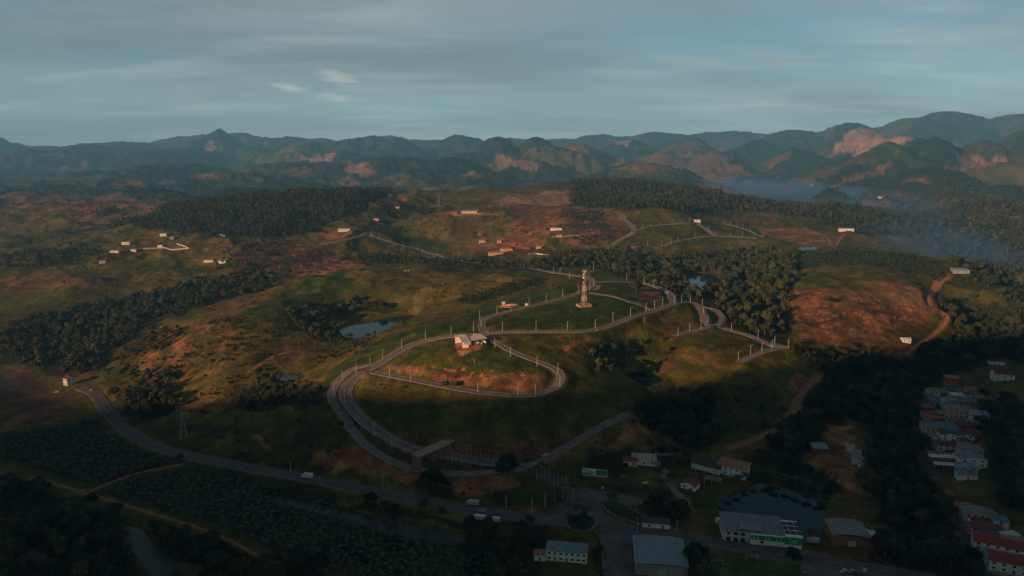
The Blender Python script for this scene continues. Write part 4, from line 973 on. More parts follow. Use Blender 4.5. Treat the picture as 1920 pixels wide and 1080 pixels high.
def free_of(X, Y, pad=2.0, water=True):
    ok = np.ones(len(X), bool)
    for s in range(0, len(X), 4000):
        x, y = X[s:s + 4000], Y[s:s + 4000]
        d = np.hypot(x[:, None] - ROADPTS[None, :, 0], y[:, None] - ROADPTS[None, :, 1]) - ROADPTS[None, :, 2]
        ok[s:s + 4000] &= d.min(1) > pad
    if water:
        for nm, P, zw in WPOLY: ok &= ~pip(X, Y, P)
    ok &= ~pip(X, Y, gpoly(PLAZA))
    for (cx_, cy_, cr) in CLEAR: ok &= np.hypot(X - cx_, Y - cy_) > cr + pad * .5
    return ok
def stuff_points(name, x, y, sc, kd, rz, label=None):
    """one object whose points carry a plant each (geometry nodes)"""
    z = h_at(x, y) - .1; me = bpy.data.meshes.new(name); me.vertices.add(len(x))
    me.vertices.foreach_set('co', np.stack((x, y, z), 1).astype(np.float32).ravel())
    for an, arr, ty in (('psc', sc, 'FLOAT'), ('prz', rz, 'FLOAT'), ('pkd', kd, 'INT')):
        a = me.attributes.new(an, ty, 'POINT'); a.data.foreach_set('value', np.asarray(arr, np.float32 if ty == 'FLOAT' else np.int32))
    o = bpy.data.objects.new(name, me); COL.objects.link(o); o['kind'] = 'stuff'
    ng = bpy.data.node_groups.new(name + '_nodes', 'GeometryNodeTree')
    ng.interface.new_socket('Geometry', in_out='INPUT', socket_type='NodeSocketGeometry'); ng.interface.new_socket('Geometry', in_out='OUTPUT', socket_type='NodeSocketGeometry')
    gi = ng.nodes.new('NodeGroupInput'); go = ng.nodes.new('NodeGroupOutput'); jn = ng.nodes.new('GeometryNodeJoinGeometry'); ln = ng.links.new
    def attr(n, ty):
        a = ng.nodes.new('GeometryNodeInputNamedAttribute'); a.data_type = ty; a.inputs['Name'].default_value = n; return a.outputs['Attribute']
    kd_a = attr('pkd', 'INT'); sc_a = attr('psc', 'FLOAT'); rz_a = attr('prz', 'FLOAT')
    cb = ng.nodes.new('ShaderNodeCombineXYZ'); ln(rz_a, cb.inputs[2])
    for k in sorted(set(int(v) for v in kd)):
        cmp = ng.nodes.new('FunctionNodeCompare'); cmp.data_type = 'INT'; cmp.operation = 'EQUAL'; ln(kd_a, cmp.inputs[2]); cmp.inputs[3].default_value = k
        ip = ng.nodes.new('GeometryNodeInstanceOnPoints'); ln(gi.outputs[0], ip.inputs['Points']); ln(cmp.outputs[0], ip.inputs['Selection'])
        j2 = ng.nodes.new('GeometryNodeJoinGeometry')
        for ob in SRC[k]:
            oi = ng.nodes.new('GeometryNodeObjectInfo'); oi.transform_space = 'ORIGINAL'; oi.inputs['Object'].default_value = ob; ln(oi.outputs['Geometry'], j2.inputs[0])
        ln(j2.outputs[0], ip.inputs['Instance']); ln(cb.outputs[0], ip.inputs['Rotation']); ln(sc_a, ip.inputs['Scale']); ln(ip.outputs[0], jn.inputs[0])
    ln(jn.outputs[0], go.inputs[0])
    md = o.modifiers.new('plants', 'NODES'); md.node_group = ng
    return o
def in_view(x, y, z, m=0):
    f = y * CP - (z - CAMZ) * SP; px, py = proj(x, y, z)
    return (f > 10) & (px > -m) & (px < 1920 + m) & (py > -m) & (py < 1080 + m)
# ------------------------------------------------------------------ buildings
def pm(name, c, **k): return mat(name, c, **{**dict(rough=.85, var=.14, scale=.8, detail=4), **k})
W = {'white': pm('wall_white', (.78, .76, .72)), 'cream': pm('wall_cream', (.64, .54, .41)), 'yellow': pm('wall_yellow', (.64, .44, .22)), 'peach': pm('wall_peach', (.62, .40, .28)), 'pink': pm('wall_pink', (.62, .30, .27)),
     'grey': pm('wall_grey', (.30, .29, .28)), 'red': pm('wall_red', (.42, .09, .055)), 'brick': pm('wall_brick', (.27, .11, .07), scale=1.6), 'teal': pm('wall_teal', (.08, .36, .28)), 'pale_green': pm('wall_pale_green', (.58, .68, .55)), 'crimson': pm('wall_crimson', (.50, .05, .06)), 'mint': pm('wall_mint', (.35, .52, .50))}
def rm0(n, c, **k): return mat(n, c, **{**dict(rough=.85, var=.38, scale=.45, detail=7), **k})
RF = {'slate': rm0('roof_slate', (.185, .19, .195)), 'blue': rm0('roof_blue', (.11, .165, .22)), 'paleblue': rm0('roof_pale_blue', (.20, .29, .36)), 'grey': rm0('roof_grey', (.22, .21, .20)), 'dark': rm0('roof_dark', (.07, .065, .06)), 'red': rm0('roof_red', (.26, .05, .04), scale=1.5), 'maroon': rm0('roof_maroon', (.15, .045, .04), scale=1.5),
      'tile': rm0('roof_tile', (.34, .16, .09), scale=1.8, var=.25), 'brown': rm0('roof_brown', (.20, .13, .09)), 'white': rm0('roof_white', (.60, .58, .55)), 'beige': rm0('roof_beige', (.42, .36, .29)), 'steel': rm0('roof_steel', (.17, .22, .26), metallic=.3, rough=.5)}
glassm = pm('window_glass', (.025, .03, .035), rough=.2, spec=.6); woodm = pm('door_wood', (.12, .07, .045)); slab = pm('slab', (.33, .30, .27)); metalm = pm('galvanised_steel', (.42, .41, .39), rough=.5)
def roofmesh(b, w, d, h, kind, ov, rise, th=.18):
    """closed roof solid over a w x d plan with the eaves at height h"""
    x, y = w / 2 + ov, d / 2 + ov
    if kind == 'gable':       # ridge along x
        top = [(-x, -y, h), (x, -y, h), (x, y, h), (-x, y, h), (-x, 0, h + rise), (x, 0, h + rise)]
        up = [(a, b_, c + th) for a, b_, c in top]
        b.add(top + up, [(0, 4, 5, 1), (2, 5, 4, 3), (6, 7, 11, 10), (8, 9, 10, 11), (0, 1, 7, 6), (2, 3, 9, 8), (0, 6, 10, 4), (3, 4, 10, 9), (1, 5, 11, 7), (2, 8, 11, 5)])
    elif kind == 'gabley':
        top = [(-x, -y, h), (-x, y, h), (x, y, h), (x, -y, h), (0, -y, h + rise), (0, y, h + rise)]
        up = [(a, b_, c + th) for a, b_, c in top]
        b.add(top + up, [(0, 4, 5, 1), (2, 5, 4, 3), (6, 7, 11, 10), (8, 9, 10, 11), (0, 1, 7, 6), (2, 3, 9, 8), (0, 6, 10, 4), (3, 4, 10, 9), (1, 5, 11, 7), (2, 8, 11, 5)])
    elif kind == 'hip':
        r = max(x - y, 0.01)
        top = [(-x, -y, h), (x, -y, h), (x, y, h), (-x, y, h), (-r, 0, h + rise), (r, 0, h + rise)]
        base = [(a, b_, c - .02 - th * .0 + 0) for a, b_, c in top[:4]]
        up = [(a, b_, c + th) for a, b_, c in top]
        b.add(base + up, [(3, 2, 1, 0), (4, 5, 9, 8), (5, 6, 9), (6, 7, 8, 9), (7, 4, 8), (0, 1, 5, 4), (1, 2, 6, 5), (2, 3, 7, 6), (3, 0, 4, 7)])
    elif kind == 'shed':      # falls towards the front
        b.add([(-x, -y, h), (x, -y, h), (x, y, h + rise), (-x, y, h + rise), (-x, -y, h + th), (x, -y, h + th), (x, y, h + rise + th), (-x, y, h + rise + th)], [(3, 2, 1, 0), (4, 5, 6, 7), (0, 1, 5, 4), (1, 2, 6, 5), (2, 3, 7, 6), (3, 0, 4, 7)])
    elif kind == 'arc':
        n = 8; co = []
        for i in range(n + 1):
            t = -1 + 2 * i / n; z = h + rise * (1 - t * t)
            co += [(x * t, -y, z), (x * t, y, z), (x * t, -y, z + th), (x * t, y, z + th)]
        fa = []
        for i in range(n):
            k = i * 4; fa += [(k, k + 1, k + 5, k + 4), (k + 2, k + 6, k + 7, k + 3), (k, k + 4, k + 6, k + 2), (k + 1, k + 3, k + 7, k + 5)]
        fa += [(0, 2, 3, 1), (4 * n, 4 * n + 1, 4 * n + 3, 4 * n + 2)]
        b.add(co, fa)
    else:
        b.box(0, 0, h, 2 * x, 2 * y, th + .12)
def house(px, py, w, d, h, rot, roof, wall, roofm, label, name='house', cat='house', rise=1.2, ov=.45, wins=3, side=2, storeys=None, base=.0, group=None, door=True, terrace=False, dz=0.0):
    x, y = gp(px, py); c, s = math.cos(R(rot)), math.sin(R(rot))
    cx, cy = x - s * d / 2, y + c * d / 2             # px,py is the foot of the front wall
    CLEAR.append((cx, cy, max(w, d) * .62)); z = pad_soft(cx, cy, max(w, d) * .6) + dz
    e = empty(name, (cx, cy, z), R(rot)); tag(e, label, cat, group)
    b = Buf(); b.box(0, 0, -1.5, w, d, h + 1.5)
    if roof == 'gable': b.add([(-w / 2, -d / 2, h), (-w / 2, d / 2, h), (-w / 2, 0, h + rise * .93), (-w / 2 + .2, -d / 2, h), (-w / 2 + .2, d / 2, h), (-w / 2 + .2, 0, h + rise * .93)], [(0, 2, 1), (3, 4, 5), (0, 3, 5, 2), (1, 2, 5, 4)]); b.add([(w / 2, -d / 2, h), (w / 2, d / 2, h), (w / 2, 0, h + rise * .93), (w / 2 - .2, -d / 2, h), (w / 2 - .2, d / 2, h), (w / 2 - .2, 0, h + rise * .93)], [(0, 1, 2), (3, 5, 4), (0, 2, 5, 3), (1, 4, 5, 2)])
    if roof == 'gabley': b.add([(-w / 2, -d / 2, h), (w / 2, -d / 2, h), (0, -d / 2, h + rise * .93), (-w / 2, -d / 2 + .2, h), (w / 2, -d / 2 + .2, h), (0, -d / 2 + .2, h + rise * .93)], [(0, 1, 2), (3, 5, 4), (0, 2, 5, 3), (1, 4, 5, 2)])
    b.obj('wall', W[wall], e)
    r = Buf(); roofmesh(r, w, d, h + .003, roof, ov, rise); r.obj('roof', RF[roofm], e)
    st = storeys or max(1, int(round(h / 3.0)))
    for f in range(st):
        zz = h / st * f + 1.0
        n = wins
        for i in range(n):
            xx = -w / 2 + w * (i + .5) / n
            if f == 0 and door and i == n // 2:
                q = Buf(); q.box(xx, -d / 2 - .02, .05, 1.1, .12, 2.1); q.obj('door', woodm, e); continue
            q = Buf(); q.box(xx, -d / 2 - .01, zz, min(1.4, w / n * .5), .12, 1.2); q.obj('window', glassm, e)
        for i in range(side):
            yy = -d / 2 + d * (i + .5) / side
            sx_ = -1 if x > 0 else 1                  # the side turned to the river valley
            q = Buf(); q.box(sx_ * (w / 2 + .01), yy, zz, .12, 1.3, 1.2); q.obj('window', glassm, e)
    if group and int(px + py) % 3 == 0:
        q = Buf(); q.tube((w * .22, d * .1, h + .5), (w * .22, d * .1, h + 1.9), .75, .7, 10); q.tube((w * .22, d * .1, h + 1.9), (w * .22, d * .1, h + 2.15), .7, .3, 10); q.obj('water_tank', TANK, e)
    if group and int(px) % 2 == 0:
        q = Buf(); q.box(-w / 2 - 1.2, -d / 2 - 2.0, -.8, .2, d * .8, 2.2); q.box(0, -d / 2 - 2.6, -.8, w * .9, .2, 2.0); q.obj('yard_wall', W['grey'], e)
    return e
def pad_soft(x, y, rad):
    P = np.array([[x, y]]); rs, cs = bbox_rows(P, rad * 2 + 3); X, Y = GX[rs, cs], GY[rs, cs]
    z = float(h_at(x, y)); return z
def mpp(px, py):
    x, y = gp(px, py); return math.sqrt(x * x + y * y + (CAMZ - float(h_at(x, y))) ** 2) / FPX * math.sqrt(1 + ((px - 960) / FPX) ** 2) ** -1
TANK = pm('tank_blue', (.05, .14, .30), rough=.5)
VG = 'houses of the village on the right'
VIL = [ # px, py, w, d, h, rot, roof, wall, roofmat, label, extra
 (1786, 720, 11, 9, 6, -12, 'gable', 'red', 'grey', 'orange red two storey house standing at the top end of the village', dict(rise=1)),
 (1785, 735, 11, 6, 4, -12, 'flat', 'teal', 'dark', 'turquoise house with a dark opening just below the orange red house', {}),
 (1755, 746, 12, 9, 6, -12, 'gable', 'cream', 'slate', 'cream two storey house with slate roof at the upper left corner of the village', {}),
 (1771, 746, 7, 8, 4.5, -12, 'shed', 'brick', 'grey', 'small brick house squeezed against the cream corner house', {}),
 (1757, 760, 13, 7, 4, -12, 'shed', 'grey', 'blue', 'low grey house with a blue sheet roof below the cream corner house', {}),
 (1776, 766, 6.5, 8, 6, -12, 'shed', 'mint', 'paleblue', 'narrow pale blue tall house beside the low grey house', dict(wins=2)),
 (1797, 752, 12, 8, 5, -12, 'gable', 'grey', 'white', 'grey house whose roof ends in a white sheet, below the turquoise house', {}),
 (1818, 753, 8, 7, 6.5, -12, 'flat', 'cream', 'dark', 'narrow cream house of two floors with a dark flat roof', dict(wins=2)),
 (1823, 741, 9, 7, 5, -12, 'shed', 'peach', 'brown', 'brown roofed house behind the narrow cream house', {}),
 (1846, 762, 9, 9, 4.5, -10, 'gable', 'grey', 'grey', 'plain grey shed like house on the right edge of the village', dict(wins=1)),
 (1795, 764, 14, 8, 5.5, -12, 'shed', 'pink', 'grey', 'long dusty pink house in the middle of the upper village', dict(wins=4)),
 (1821, 764, 13, 8, 5, -12, 'shed', 'grey', 'blue', 'house under a wide blue sheet roof right of the dusty pink house', {}),
 (1797, 784, 15, 9, 7, -12, 'shed', 'peach', 'slate', 'peach coloured two storey house with a slate roof below the dusty pink house', dict(wins=4)),
 (1819, 782, 11, 8, 6, -12, 'flat', 'brick', 'brown', 'unplastered brick house beside the peach coloured house', {}),
 (1839, 789, 12, 8, 5, -14, 'shed', 'cream', 'paleblue', 'cream house with pale blue roof at the upper right of the village street', {}),
 (1751, 787, 15, 9, 4, -10, 'gable', 'pink', 'red', 'pink bungalow with a bright red roof', {}),
 (1774, 784, 13, 7, 4, -10, 'gable', 'white', 'grey', 'white bungalow with grey roof right behind the pink bungalow', {}),
 (1865, 773, 9, 7, 3.5, -10, 'hip', 'brick', 'brown', 'low brick hut on the slope right of the village', {}),
 (1883, 714, 16, 12, 6, -18, 'gable', 'pale_green', 'maroon', 'big pale green house high on the right above the village', dict(rise=2.5)),
 (1870, 684, 14, 6, 3.2, -16, 'gable', 'white', 'maroon', 'long low white house alone above the village', dict(wins=4)),
 (1766, 817, 25, 11, 6, -9, 'shed', 'yellow', 'blue', 'wide yellow ochre house with a long blue roof at the middle of the village', dict(wins=6)),
 (1779, 826, 11, 9, 5, -9, 'gabley', 'white', 'dark', 'white gabled house with dark roof in front of the ochre house', dict(wins=2)),
 (1775, 845, 13, 9, 4.5, -9, 'gable', 'cream', 'maroon', 'cream house under a maroon roof left of the street', {}),
 (1751, 828, 5, 5, 4, -9, 'shed', 'white', 'grey', 'tiny white house left of the dark roofed gable', dict(wins=1, side=1)),
 (1756, 863, 9, 6, 3, -9, 'shed', 'brick', 'brown', 'low brick shed above the market hall', dict(wins=2)),
 (1814, 811, 11, 9, 5, -9, 'gabley', 'crimson', 'dark', 'crimson gabled house on the right side of the street', dict(wins=2)),
 (1812, 829, 10, 9, 5, -9, 'gabley', 'cream', 'dark', 'cream gabled house below the crimson one', dict(wins=2)),
 (1812, 840, 8, 7, 4, -9, 'gabley', 'yellow', 'dark', 'small ochre gabled house, lower of the two gables under the crimson house', dict(wins=2)),
 (1822, 859, 15, 8, 6, -9, 'shed', 'yellow', 'slate', 'pale yellow house with slate roof on the right of the street', {}),
 (1824, 882, 17, 11, 8, -9, 'gabley', 'pale_green', 'slate', 'tall pale green gabled house, the biggest on the right of the street', dict(rise=2, wins=3)),
 (1815, 890, 12, 7, 5, -9, 'gabley', 'mint', 'paleblue', 'house with a sky blue roof at the foot of the tall green gable', dict(wins=2)),
 (1815, 900, 12, 6, 3.5, -9, 'shed', 'white', 'slate', 'low white building that closes the row at the lower end of the street', dict(wins=1)),
 (1840, 980, 18, 9, 5, -14, 'gabley', 'cream', 'slate', 'cream gabled house with a patched slate roof at the top of the lower row', dict(wins=5, rise=1.8)),
 (1876, 993, 8, 6, 5, -14, 'shed', 'cream', 'blue', 'beige house with deep blue roof set behind the lower row', dict(wins=1)),
 (1850, 993, 16, 6, 4, -14, 'gable', 'white', 'maroon', 'house with a dark maroon roof, second in the lower row', {}),
 (1851, 1005, 17, 6, 4.5, -14, 'gabley', 'pink', 'maroon', 'bright pink house in the middle of the lower row', dict(wins=4)),
 (1861, 1018, 11, 7, 4, -16, 'gabley', 'white', 'dark', 'small white gable below the bright pink house', dict(wins=2)),
 (1878, 1042, 26, 11, 5, -28, 'gable', 'white', 'red', 'long white house under a big red roof in the lower right corner', dict(wins=6, rise=2.2)),
 (1900, 1078, 22, 12, 5.5, -24, 'gable', 'pale_green', 'red', 'last house of the lower row with a red roof, cut by the picture edge', dict(wins=5, rise=2.2)),
 (1740, 748, 8, 6, 3.5, -12, 'gable', 'brick', 'tile', 'small terracotta roofed hut left of the cream corner house', dict(wins=1)),
 (1806, 740, 7, 6, 3.5, -12, 'gable', 'grey', 'tile', 'tiny tiled house between the turquoise and the brown roofed house', dict(wins=1)),
 (1835, 752, 8, 6, 4, -12, 'gable', 'peach', 'tile', 'small peach house behind the plain grey one', dict(wins=2)),
 (1836, 773, 9, 7, 4.5, -12, 'gable', 'brick', 'maroon', 'brick house with maroon roof above the upper right cream house', dict(wins=2)),
 (1742, 772, 8, 7, 3.5, -12, 'shed', 'brick', 'brown', 'brown lean-to house on the left edge above the pink bungalow', dict(wins=1)),
 (1790, 797, 10, 6, 3.5, -10, 'gable', 'grey', 'brown', 'low grey house with brown roof under the peach coloured house', dict(wins=2)),
 (1752, 802, 9, 6, 3.5, -10, 'gable', 'cream', 'tile', 'cream tiled cottage between the pink bungalow and the ochre house', dict(wins=2)),
 (1825, 800, 10, 7, 4, -12, 'gable', 'grey', 'slate', 'grey house with slate roof behind the crimson gable', dict(wins=2)),
 (1828, 822, 9, 7, 4, -10, 'shed', 'brick', 'maroon', 'narrow brick house right of the crimson gable', dict(wins=1)),
 (1758, 838, 8, 5, 3, -9, 'shed', 'peach', 'tile', 'small tiled shed under the tiny white house', dict(wins=1)),
 (1776, 862, 9, 5, 3.2, -9, 'gable', 'grey', 'grey', 'grey roofed annex right of the low brick shed', dict(wins=1)),
 (1818, 850, 8, 5, 3.5, -9, 'gable', 'brick', 'tile', 'tiled brick house just above the pale yellow one', dict(wins=1)),
 (1808, 962, 10, 7, 3.5, -12, 'gable', 'brick', 'tile', 'low brick hut at the upper left of the lower row', dict(wins=1)),
 (1868, 1030, 12, 6, 4, -20, 'gable', 'cream', 'tile', 'cream house with tiled roof squeezed above the long red roof', dict(wins=2)),
 (1908, 1032, 12, 8, 4, -20, 'gable', 'peach', 'tile', 'peach house with tiled roof behind the long red roof at the picture edge', dict(wins=2)),
]
for v in VIL:
    house(*v[:9], v[9], group=VG, **v[10])
# scattered farm and estate houses
OTH = [
 (1208, 873, 17, 11, 3.4, -8, 'hip', 'white', 'beige', 'white farmhouse with a pale hipped roof among the garden trees', dict(rise=2.6)),
 (1182, 874, 10, 8, 3.0, -6, 'gable', 'cream', 'red', 'low house with a faded red roof touching the pale roofed farmhouse', dict(wins=2)),
 (1289, 918, 10, 8, 3.2, -38, 'gabley', 'white', 'red', 'small white cottage with a crimson gable roof beside the farm drive', dict(rise=2, wins=2)),
 (1370, 893, 19, 13, 6.6, -33, 'hip', 'white', 'tile', 'white two storey manor with an orange tiled hip roof and rows of dark windows', dict(rise=3.2, wins=5, side=6, ov=.9)),
 (1230, 991, 16, 6, 3.2, -8, 'shed', 'white', 'dark', 'low white kiosk with a dark flat roof by the highway', dict(wins=2, rise=.4, name='kiosk', cat='kiosk')),
 (1062, 1054, 22, 8, 6.0, -8, 'shed', 'white', 'steel', 'white two storey building with a dark steel roof half hidden by trees at the bottom', dict(wins=7, rise=.8)),
 (1012, 1052, 6, 5, 3.5, -8, 'gable', 'white', 'tile', 'tiny white house with orange roof left of the two storey building at the bottom', dict(wins=1)),
 (1538, 849, 11, 8, 3.2, -8, 'shed', 'brick', 'paleblue', 'shed with a pale blue roof at the dirt yard', dict(rise=1.0, name='shed', cat='shed')),
 (123, 723, 7, 8, 6.6, -30, 'gable', 'cream', 'maroon', 'tall cream house with maroon roof at the left end of the highway', dict(rise=1.8)),
 (306, 443, 12, 9, 4, 5, 'gable', 'white', 'tile', 'white house with tiled roof on the crest before the left wood', {}),
 (235, 459, 14, 9, 4, 5, 'shed', 'white', 'grey', 'white flat looking house on the left ridge, between the tiled and the red roofed one', {}),
 (214, 474, 14, 9, 3.5, 5, 'gable', 'white', 'red', 'house with a vivid red roof on the left ridge', {}),
 (300, 465, 8, 6, 4, 3, 'flat', 'white', 'white', 'small white block inside the walled plot on the left ridge', dict(wins=1)),
 (391, 493, 18, 9, 3.2, -8, 'gable', 'cream', 'maroon', 'long cream house with dark red roof above the scrub on the left', dict(wins=4)),
 (416, 494, 12, 7, 3, -4, 'shed', 'white', 'grey', 'low white house right beside the long dark red roof', dict(wins=2)),
 (415, 443, 12, 6, 3.5, 0, 'gable', 'white', 'white', 'white barn standing against the edge of the left wood', {}),
 (645, 435, 22, 10, 4.5, 8, 'flat', 'white', 'beige', 'white flat roofed house on the bare plot at the road fork', dict(wins=5)),
 (730, 369, 9, 7, 3.2, 0, 'gable', 'white', 'white', 'small white house on the brown hilltop beside the left wood', dict(wins=2)),
 (745, 391, 9, 7, 3.2, 0, 'gable', 'cream', 'tile', 'small tiled house on the terrace under the brown hilltop', dict(wins=2)),
 (880, 401, 34, 12, 4, 6, 'hip', 'cream', 'slate', 'wide hip roofed house on the round terrace of the middle ridge', dict(rise=3, wins=6)),
 (705, 414, 12, 8, 3.5, 0, 'gable', 'pink', 'brown', 'brown roofed house in the shade right of the road fork', dict(wins=2)),
 (900, 442, 8, 6, 3, 0, 'gable', 'brick', 'tile', 'lone tiled hut on the slope above the far road', dict(wins=1)),
 (904, 455, 12, 7, 3.2, 0, 'gable', 'peach', 'tile', 'peach house with tiled roof left above the pink roofed pair', dict(wins=2)),
 (936, 456, 8, 6, 4, 0, 'gable', 'pink', 'red', 'small pink house near the dark tree cluster of the hamlet', dict(wins=1)),
 (962, 462, 10, 6, 3.2, 0, 'gable', 'crimson', 'tile', 'small house with crimson front below the orange dirt patch', dict(wins=2)),
 (986, 467, 14, 8, 3.4, 0, 'gable', 'brick', 'maroon', 'dark red roofed house right of the crimson fronted one', dict(wins=2)),
 (930, 478, 26, 11, 3.6, 6, 'hip', 'peach', 'tile', 'large salmon roofed house, front one of the hamlet pair', dict(rise=2.6, wins=5)),
 (950, 471, 22, 10, 3.6, 6, 'hip', 'peach', 'tile', 'second large salmon roofed house, set behind the front one', dict(rise=2.6, wins=4)),
 (1043, 432, 22, 7, 3, 0, 'arc', 'white', 'white', 'pale greenhouse on the slope of the middle ridge', dict(wins=1, door=False, name='greenhouse', cat='greenhouse')),
 (1308, 417, 12, 7, 4, 0, 'gable', 'white', 'beige', 'white house at the top of the far estate crescent', dict(wins=2)),
 (1190, 468, 20, 10, 4.5, 0, 'flat', 'brick', 'brown', 'unfinished brick house beside the far estate entrance', dict(wins=4)),
 (1588, 433, 28, 8, 4, -4, 'gable', 'white', 'white', 'long white barn on the far plantation hill', dict(wins=3)),
 (1700, 643, 9, 6, 3, -6, 'gable', 'white', 'white', 'small white house at the foot of the bare right hill', dict(wins=2)),
 (1686, 672, 12, 7, 3, -12, 'gable', 'brick', 'maroon', 'maroon roofed house at the bend of the dirt road below the bare hill', dict(wins=2)),
 (1524, 349, 16, 10, 5, 0, 'gable', 'white', 'white', 'far white house beside the valley mist', dict(wins=1)),
 (1803, 515, 20, 12, 3.6, -8, 'shed', 'grey', 'paleblue', 'wide grey blue roofed shed at the top of the dirt road on the plantation hill', dict(wins=2, name='shed', cat='shed')),
 (1049, 445, 10, 6, 3, 0, 'gable', 'pink', 'brown', 'brown roofed hut on the terrace right under the pale greenhouse', dict(wins=1)),
 (1010, 466, 9, 6, 3, 0, 'gable', 'peach', 'tile', 'small tiled house at the right end of the hamlet', dict(wins=1)),
 (250, 473, 9, 6, 3, 4, 'gable', 'white', 'grey', 'grey roofed cottage right of the vivid red roof on the left ridge', dict(wins=2)),
 (322, 449, 8, 6, 3, 0, 'gable', 'grey', 'grey', 'grey hut just below the tiled house on the left crest', dict(wins=1)),
 (192, 494, 10, 7, 3, 0, 'gable', 'grey', 'slate', 'slate roofed hut among the trees at the far left', dict(wins=1)),
 (1652, 372, 10, 8, 4, 0, 'gable', 'white', 'tile', 'distant house on the bare knoll beyond the mist', dict(wins=1)),
]
for v in OTH: house(*v[:9], v[9], **v[10])

def tube_obj(name, segs, m, parent, n=6):
    b = Buf()
    for p0, p1, r0, r1 in segs: b.tube(p0, p1, r0, r1, n)
    return b.obj(name, m, parent)
def at(px, py, dz=0.0):
    x, y = gp(px, py); return x, y, float(h_at(x, y)) + dz

# porch like annexes by the manor
x, y, z = at(1322, 884); e = empty('farm_hall', (x, y, z), R(-33)); tag(e, 'long farm hall with a dark grey roof and a beige lean-to, left of the manor', 'hall'); CLEAR.append((x, y, 13))
b = Buf(); b.box(0, 6, -1, 20, 12, 5.2); b.add([(-10, 0, 4.2), (-10, 12, 4.2), (-10, 6, 6.4)], [(0, 2, 1)]); b.add([(10, 0, 4.2), (10, 12, 4.2), (10, 6, 6.4)], [(0, 1, 2)]); b.obj('wall', W['white'], e)
b = Buf(); roofmesh(b, 20, 12, 4.2, 'gable', .6, 2.3); o = b.obj('roof', RF['dark'], e); o.location = (0, 6, 0)
b = Buf(); b.add([(-6, -4.5, 2.6), (7, -4.5, 2.6), (7, -.1, 3.9), (-6, -.1, 3.9), (-6, -4.5, 2.75), (7, -4.5, 2.75), (7, -.1, 4.05), (-6, -.1, 4.05)], [(3, 2, 1, 0), (4, 5, 6, 7), (0, 1, 5, 4), (1, 2, 6, 5), (2, 3, 7, 6), (3, 0, 4, 7)]); b.obj('lean_to_roof', RF['beige'], e)
for sx in (-5.6, .5, 6.6): tube_obj('post', [((sx, -4.2, -.5), (sx, -4.2, 2.65), .12, .12)], W['white'], e)
x, y, z = at(1336, 905); e = empty('carport', (x, y, z), R(-30)); tag(e, 'open carport with a brown roof in front of the white manor', 'carport'); CLEAR.append((x, y, 7))
b = Buf(); roofmesh(b, 10, 7, 3.0, 'gable', .3, 1.2); b.obj('roof', RF['brown'], e)
for sx in (-4.6, 0, 4.6):
    for sy in (-3.1, 3.1): tube_obj('post', [((sx, sy, -.5), (sx, sy, 3.05), .13, .13)], W['white'], e)

# big sheds
def bigshed(px, py, w, d, h, rot, roof, rm_, wm_, label, rise=1.0, name='warehouse'):
    x, y = gp(px, py); z = float(h_at(x, y)); e = empty(name, (x, y, z), R(rot)); tag(e, label, 'warehouse'); CLEAR.append((x, y, max(w, d) * .62))
    b = Buf(); b.box(0, 0, -1.5, w, d, h + 1.5); b.obj('wall', W[wm_], e)
    b = Buf(); roofmesh(b, w, d, h + .05, roof, .6, rise); ro = b.obj('roof', RF[rm_], e)
    b = Buf(); n = int(w / 1.6)
    for i in range(n):
        t = -1 + 2 * (i + .5) / n; hz = h + .05 + .18 + (rise * (1 - t * t) if roof == 'arc' else rise * .5 if roof == 'shed' else 0)
        if roof == 'arc': b.box(t * (w / 2 + .5), 0, hz - .02, .12, d + 1.15, .09)
    if b.co: q = b.obj('roof_rib', metalm, e); q.parent = ro
    q = Buf(); q.box(0, -d / 2 - .03, 0, 4, .14, 3.6); q.obj('door', metalm, e)
    return e
bigshed(1236, 1052, 27, 27, 6, -7, 'arc', 'steel', 'grey', 'large square warehouse under a blue steel roof below the highway kiosk', rise=.9)
bigshed(1588, 1010, 20, 17, 6, -9, 'arc', 'slate', 'brick', 'warehouse with a curved blue grey roof right of the green fronted store', rise=1.6)

# green fronted store
x, y, z = at(1430, 1022); e = empty('store', (x, y, z), R(-10.5)); tag(e, 'long store with a bright green sign board, slate roof and roof panels beside the lake', 'store'); CLEAR.append((x, y + 8, 28))
GREEN = pm('sign_green', (.012, .28, .10), rough=.5)
b = Buf(); b.box(7, 9, -1.5, 28, 18, 7.5); b.obj('wall', W['white'], e)
b = Buf(); b.box(-14.5, 10, -1.5, 15, 16, 4.6); b.box(-14.5, 10, 3.1, 15, 16, 2.6); b.obj('side_wing', W['cream'], e)
b = Buf(); b.add([(-22.5, 1.2, 6.0), (12, 1.2, 6.0), (12, 21, 7.2), (-22.5, 21, 7.2), (-22.5, 1.2, 6.25), (12, 1.2, 6.25), (12, 21, 7.45), (-22.5, 21, 7.45)], [(3, 2, 1, 0), (4, 5, 6, 7), (0, 1, 5, 4), (1, 2, 6, 5), (2, 3, 7, 6), (3, 0, 4, 7)]); b.obj('roof', RF['slate'], e)
b = Buf(); b.box(-6, 7.0, 6.62, 13, 8, .2); o = b.obj('roof_patch', RF['steel'], e); o.rotation_euler = (math.atan(.06), 0, 0)
b = Buf(); b.box(16.8, 9, 6.0, 9, 18, .9); b.obj('parapet', W['white'], e)
for i, sx in enumerate((13.6, 16.8, 20.0)):
    for j, sy in enumerate((4.2, 9.2, 14.2)):
        b = Buf(); b.box(sx, sy, 6.95, 2.5 if i != 1 else 3.3, 4.0, .14); b.obj('solar_panel', pm('solar_cells', (.008, .012, .022), rough=.45, spec=.2), e)
b = Buf(); b.box(2.3, -.35, 3.4, 18.4, .5, 2.5); b.box(16.4, -.35, 2.3, 9.8, .52, 4.2); sg = b.obj('sign_board', GREEN, e)
sgw = pm('sign_white', (.70, .70, .68), rough=.5)
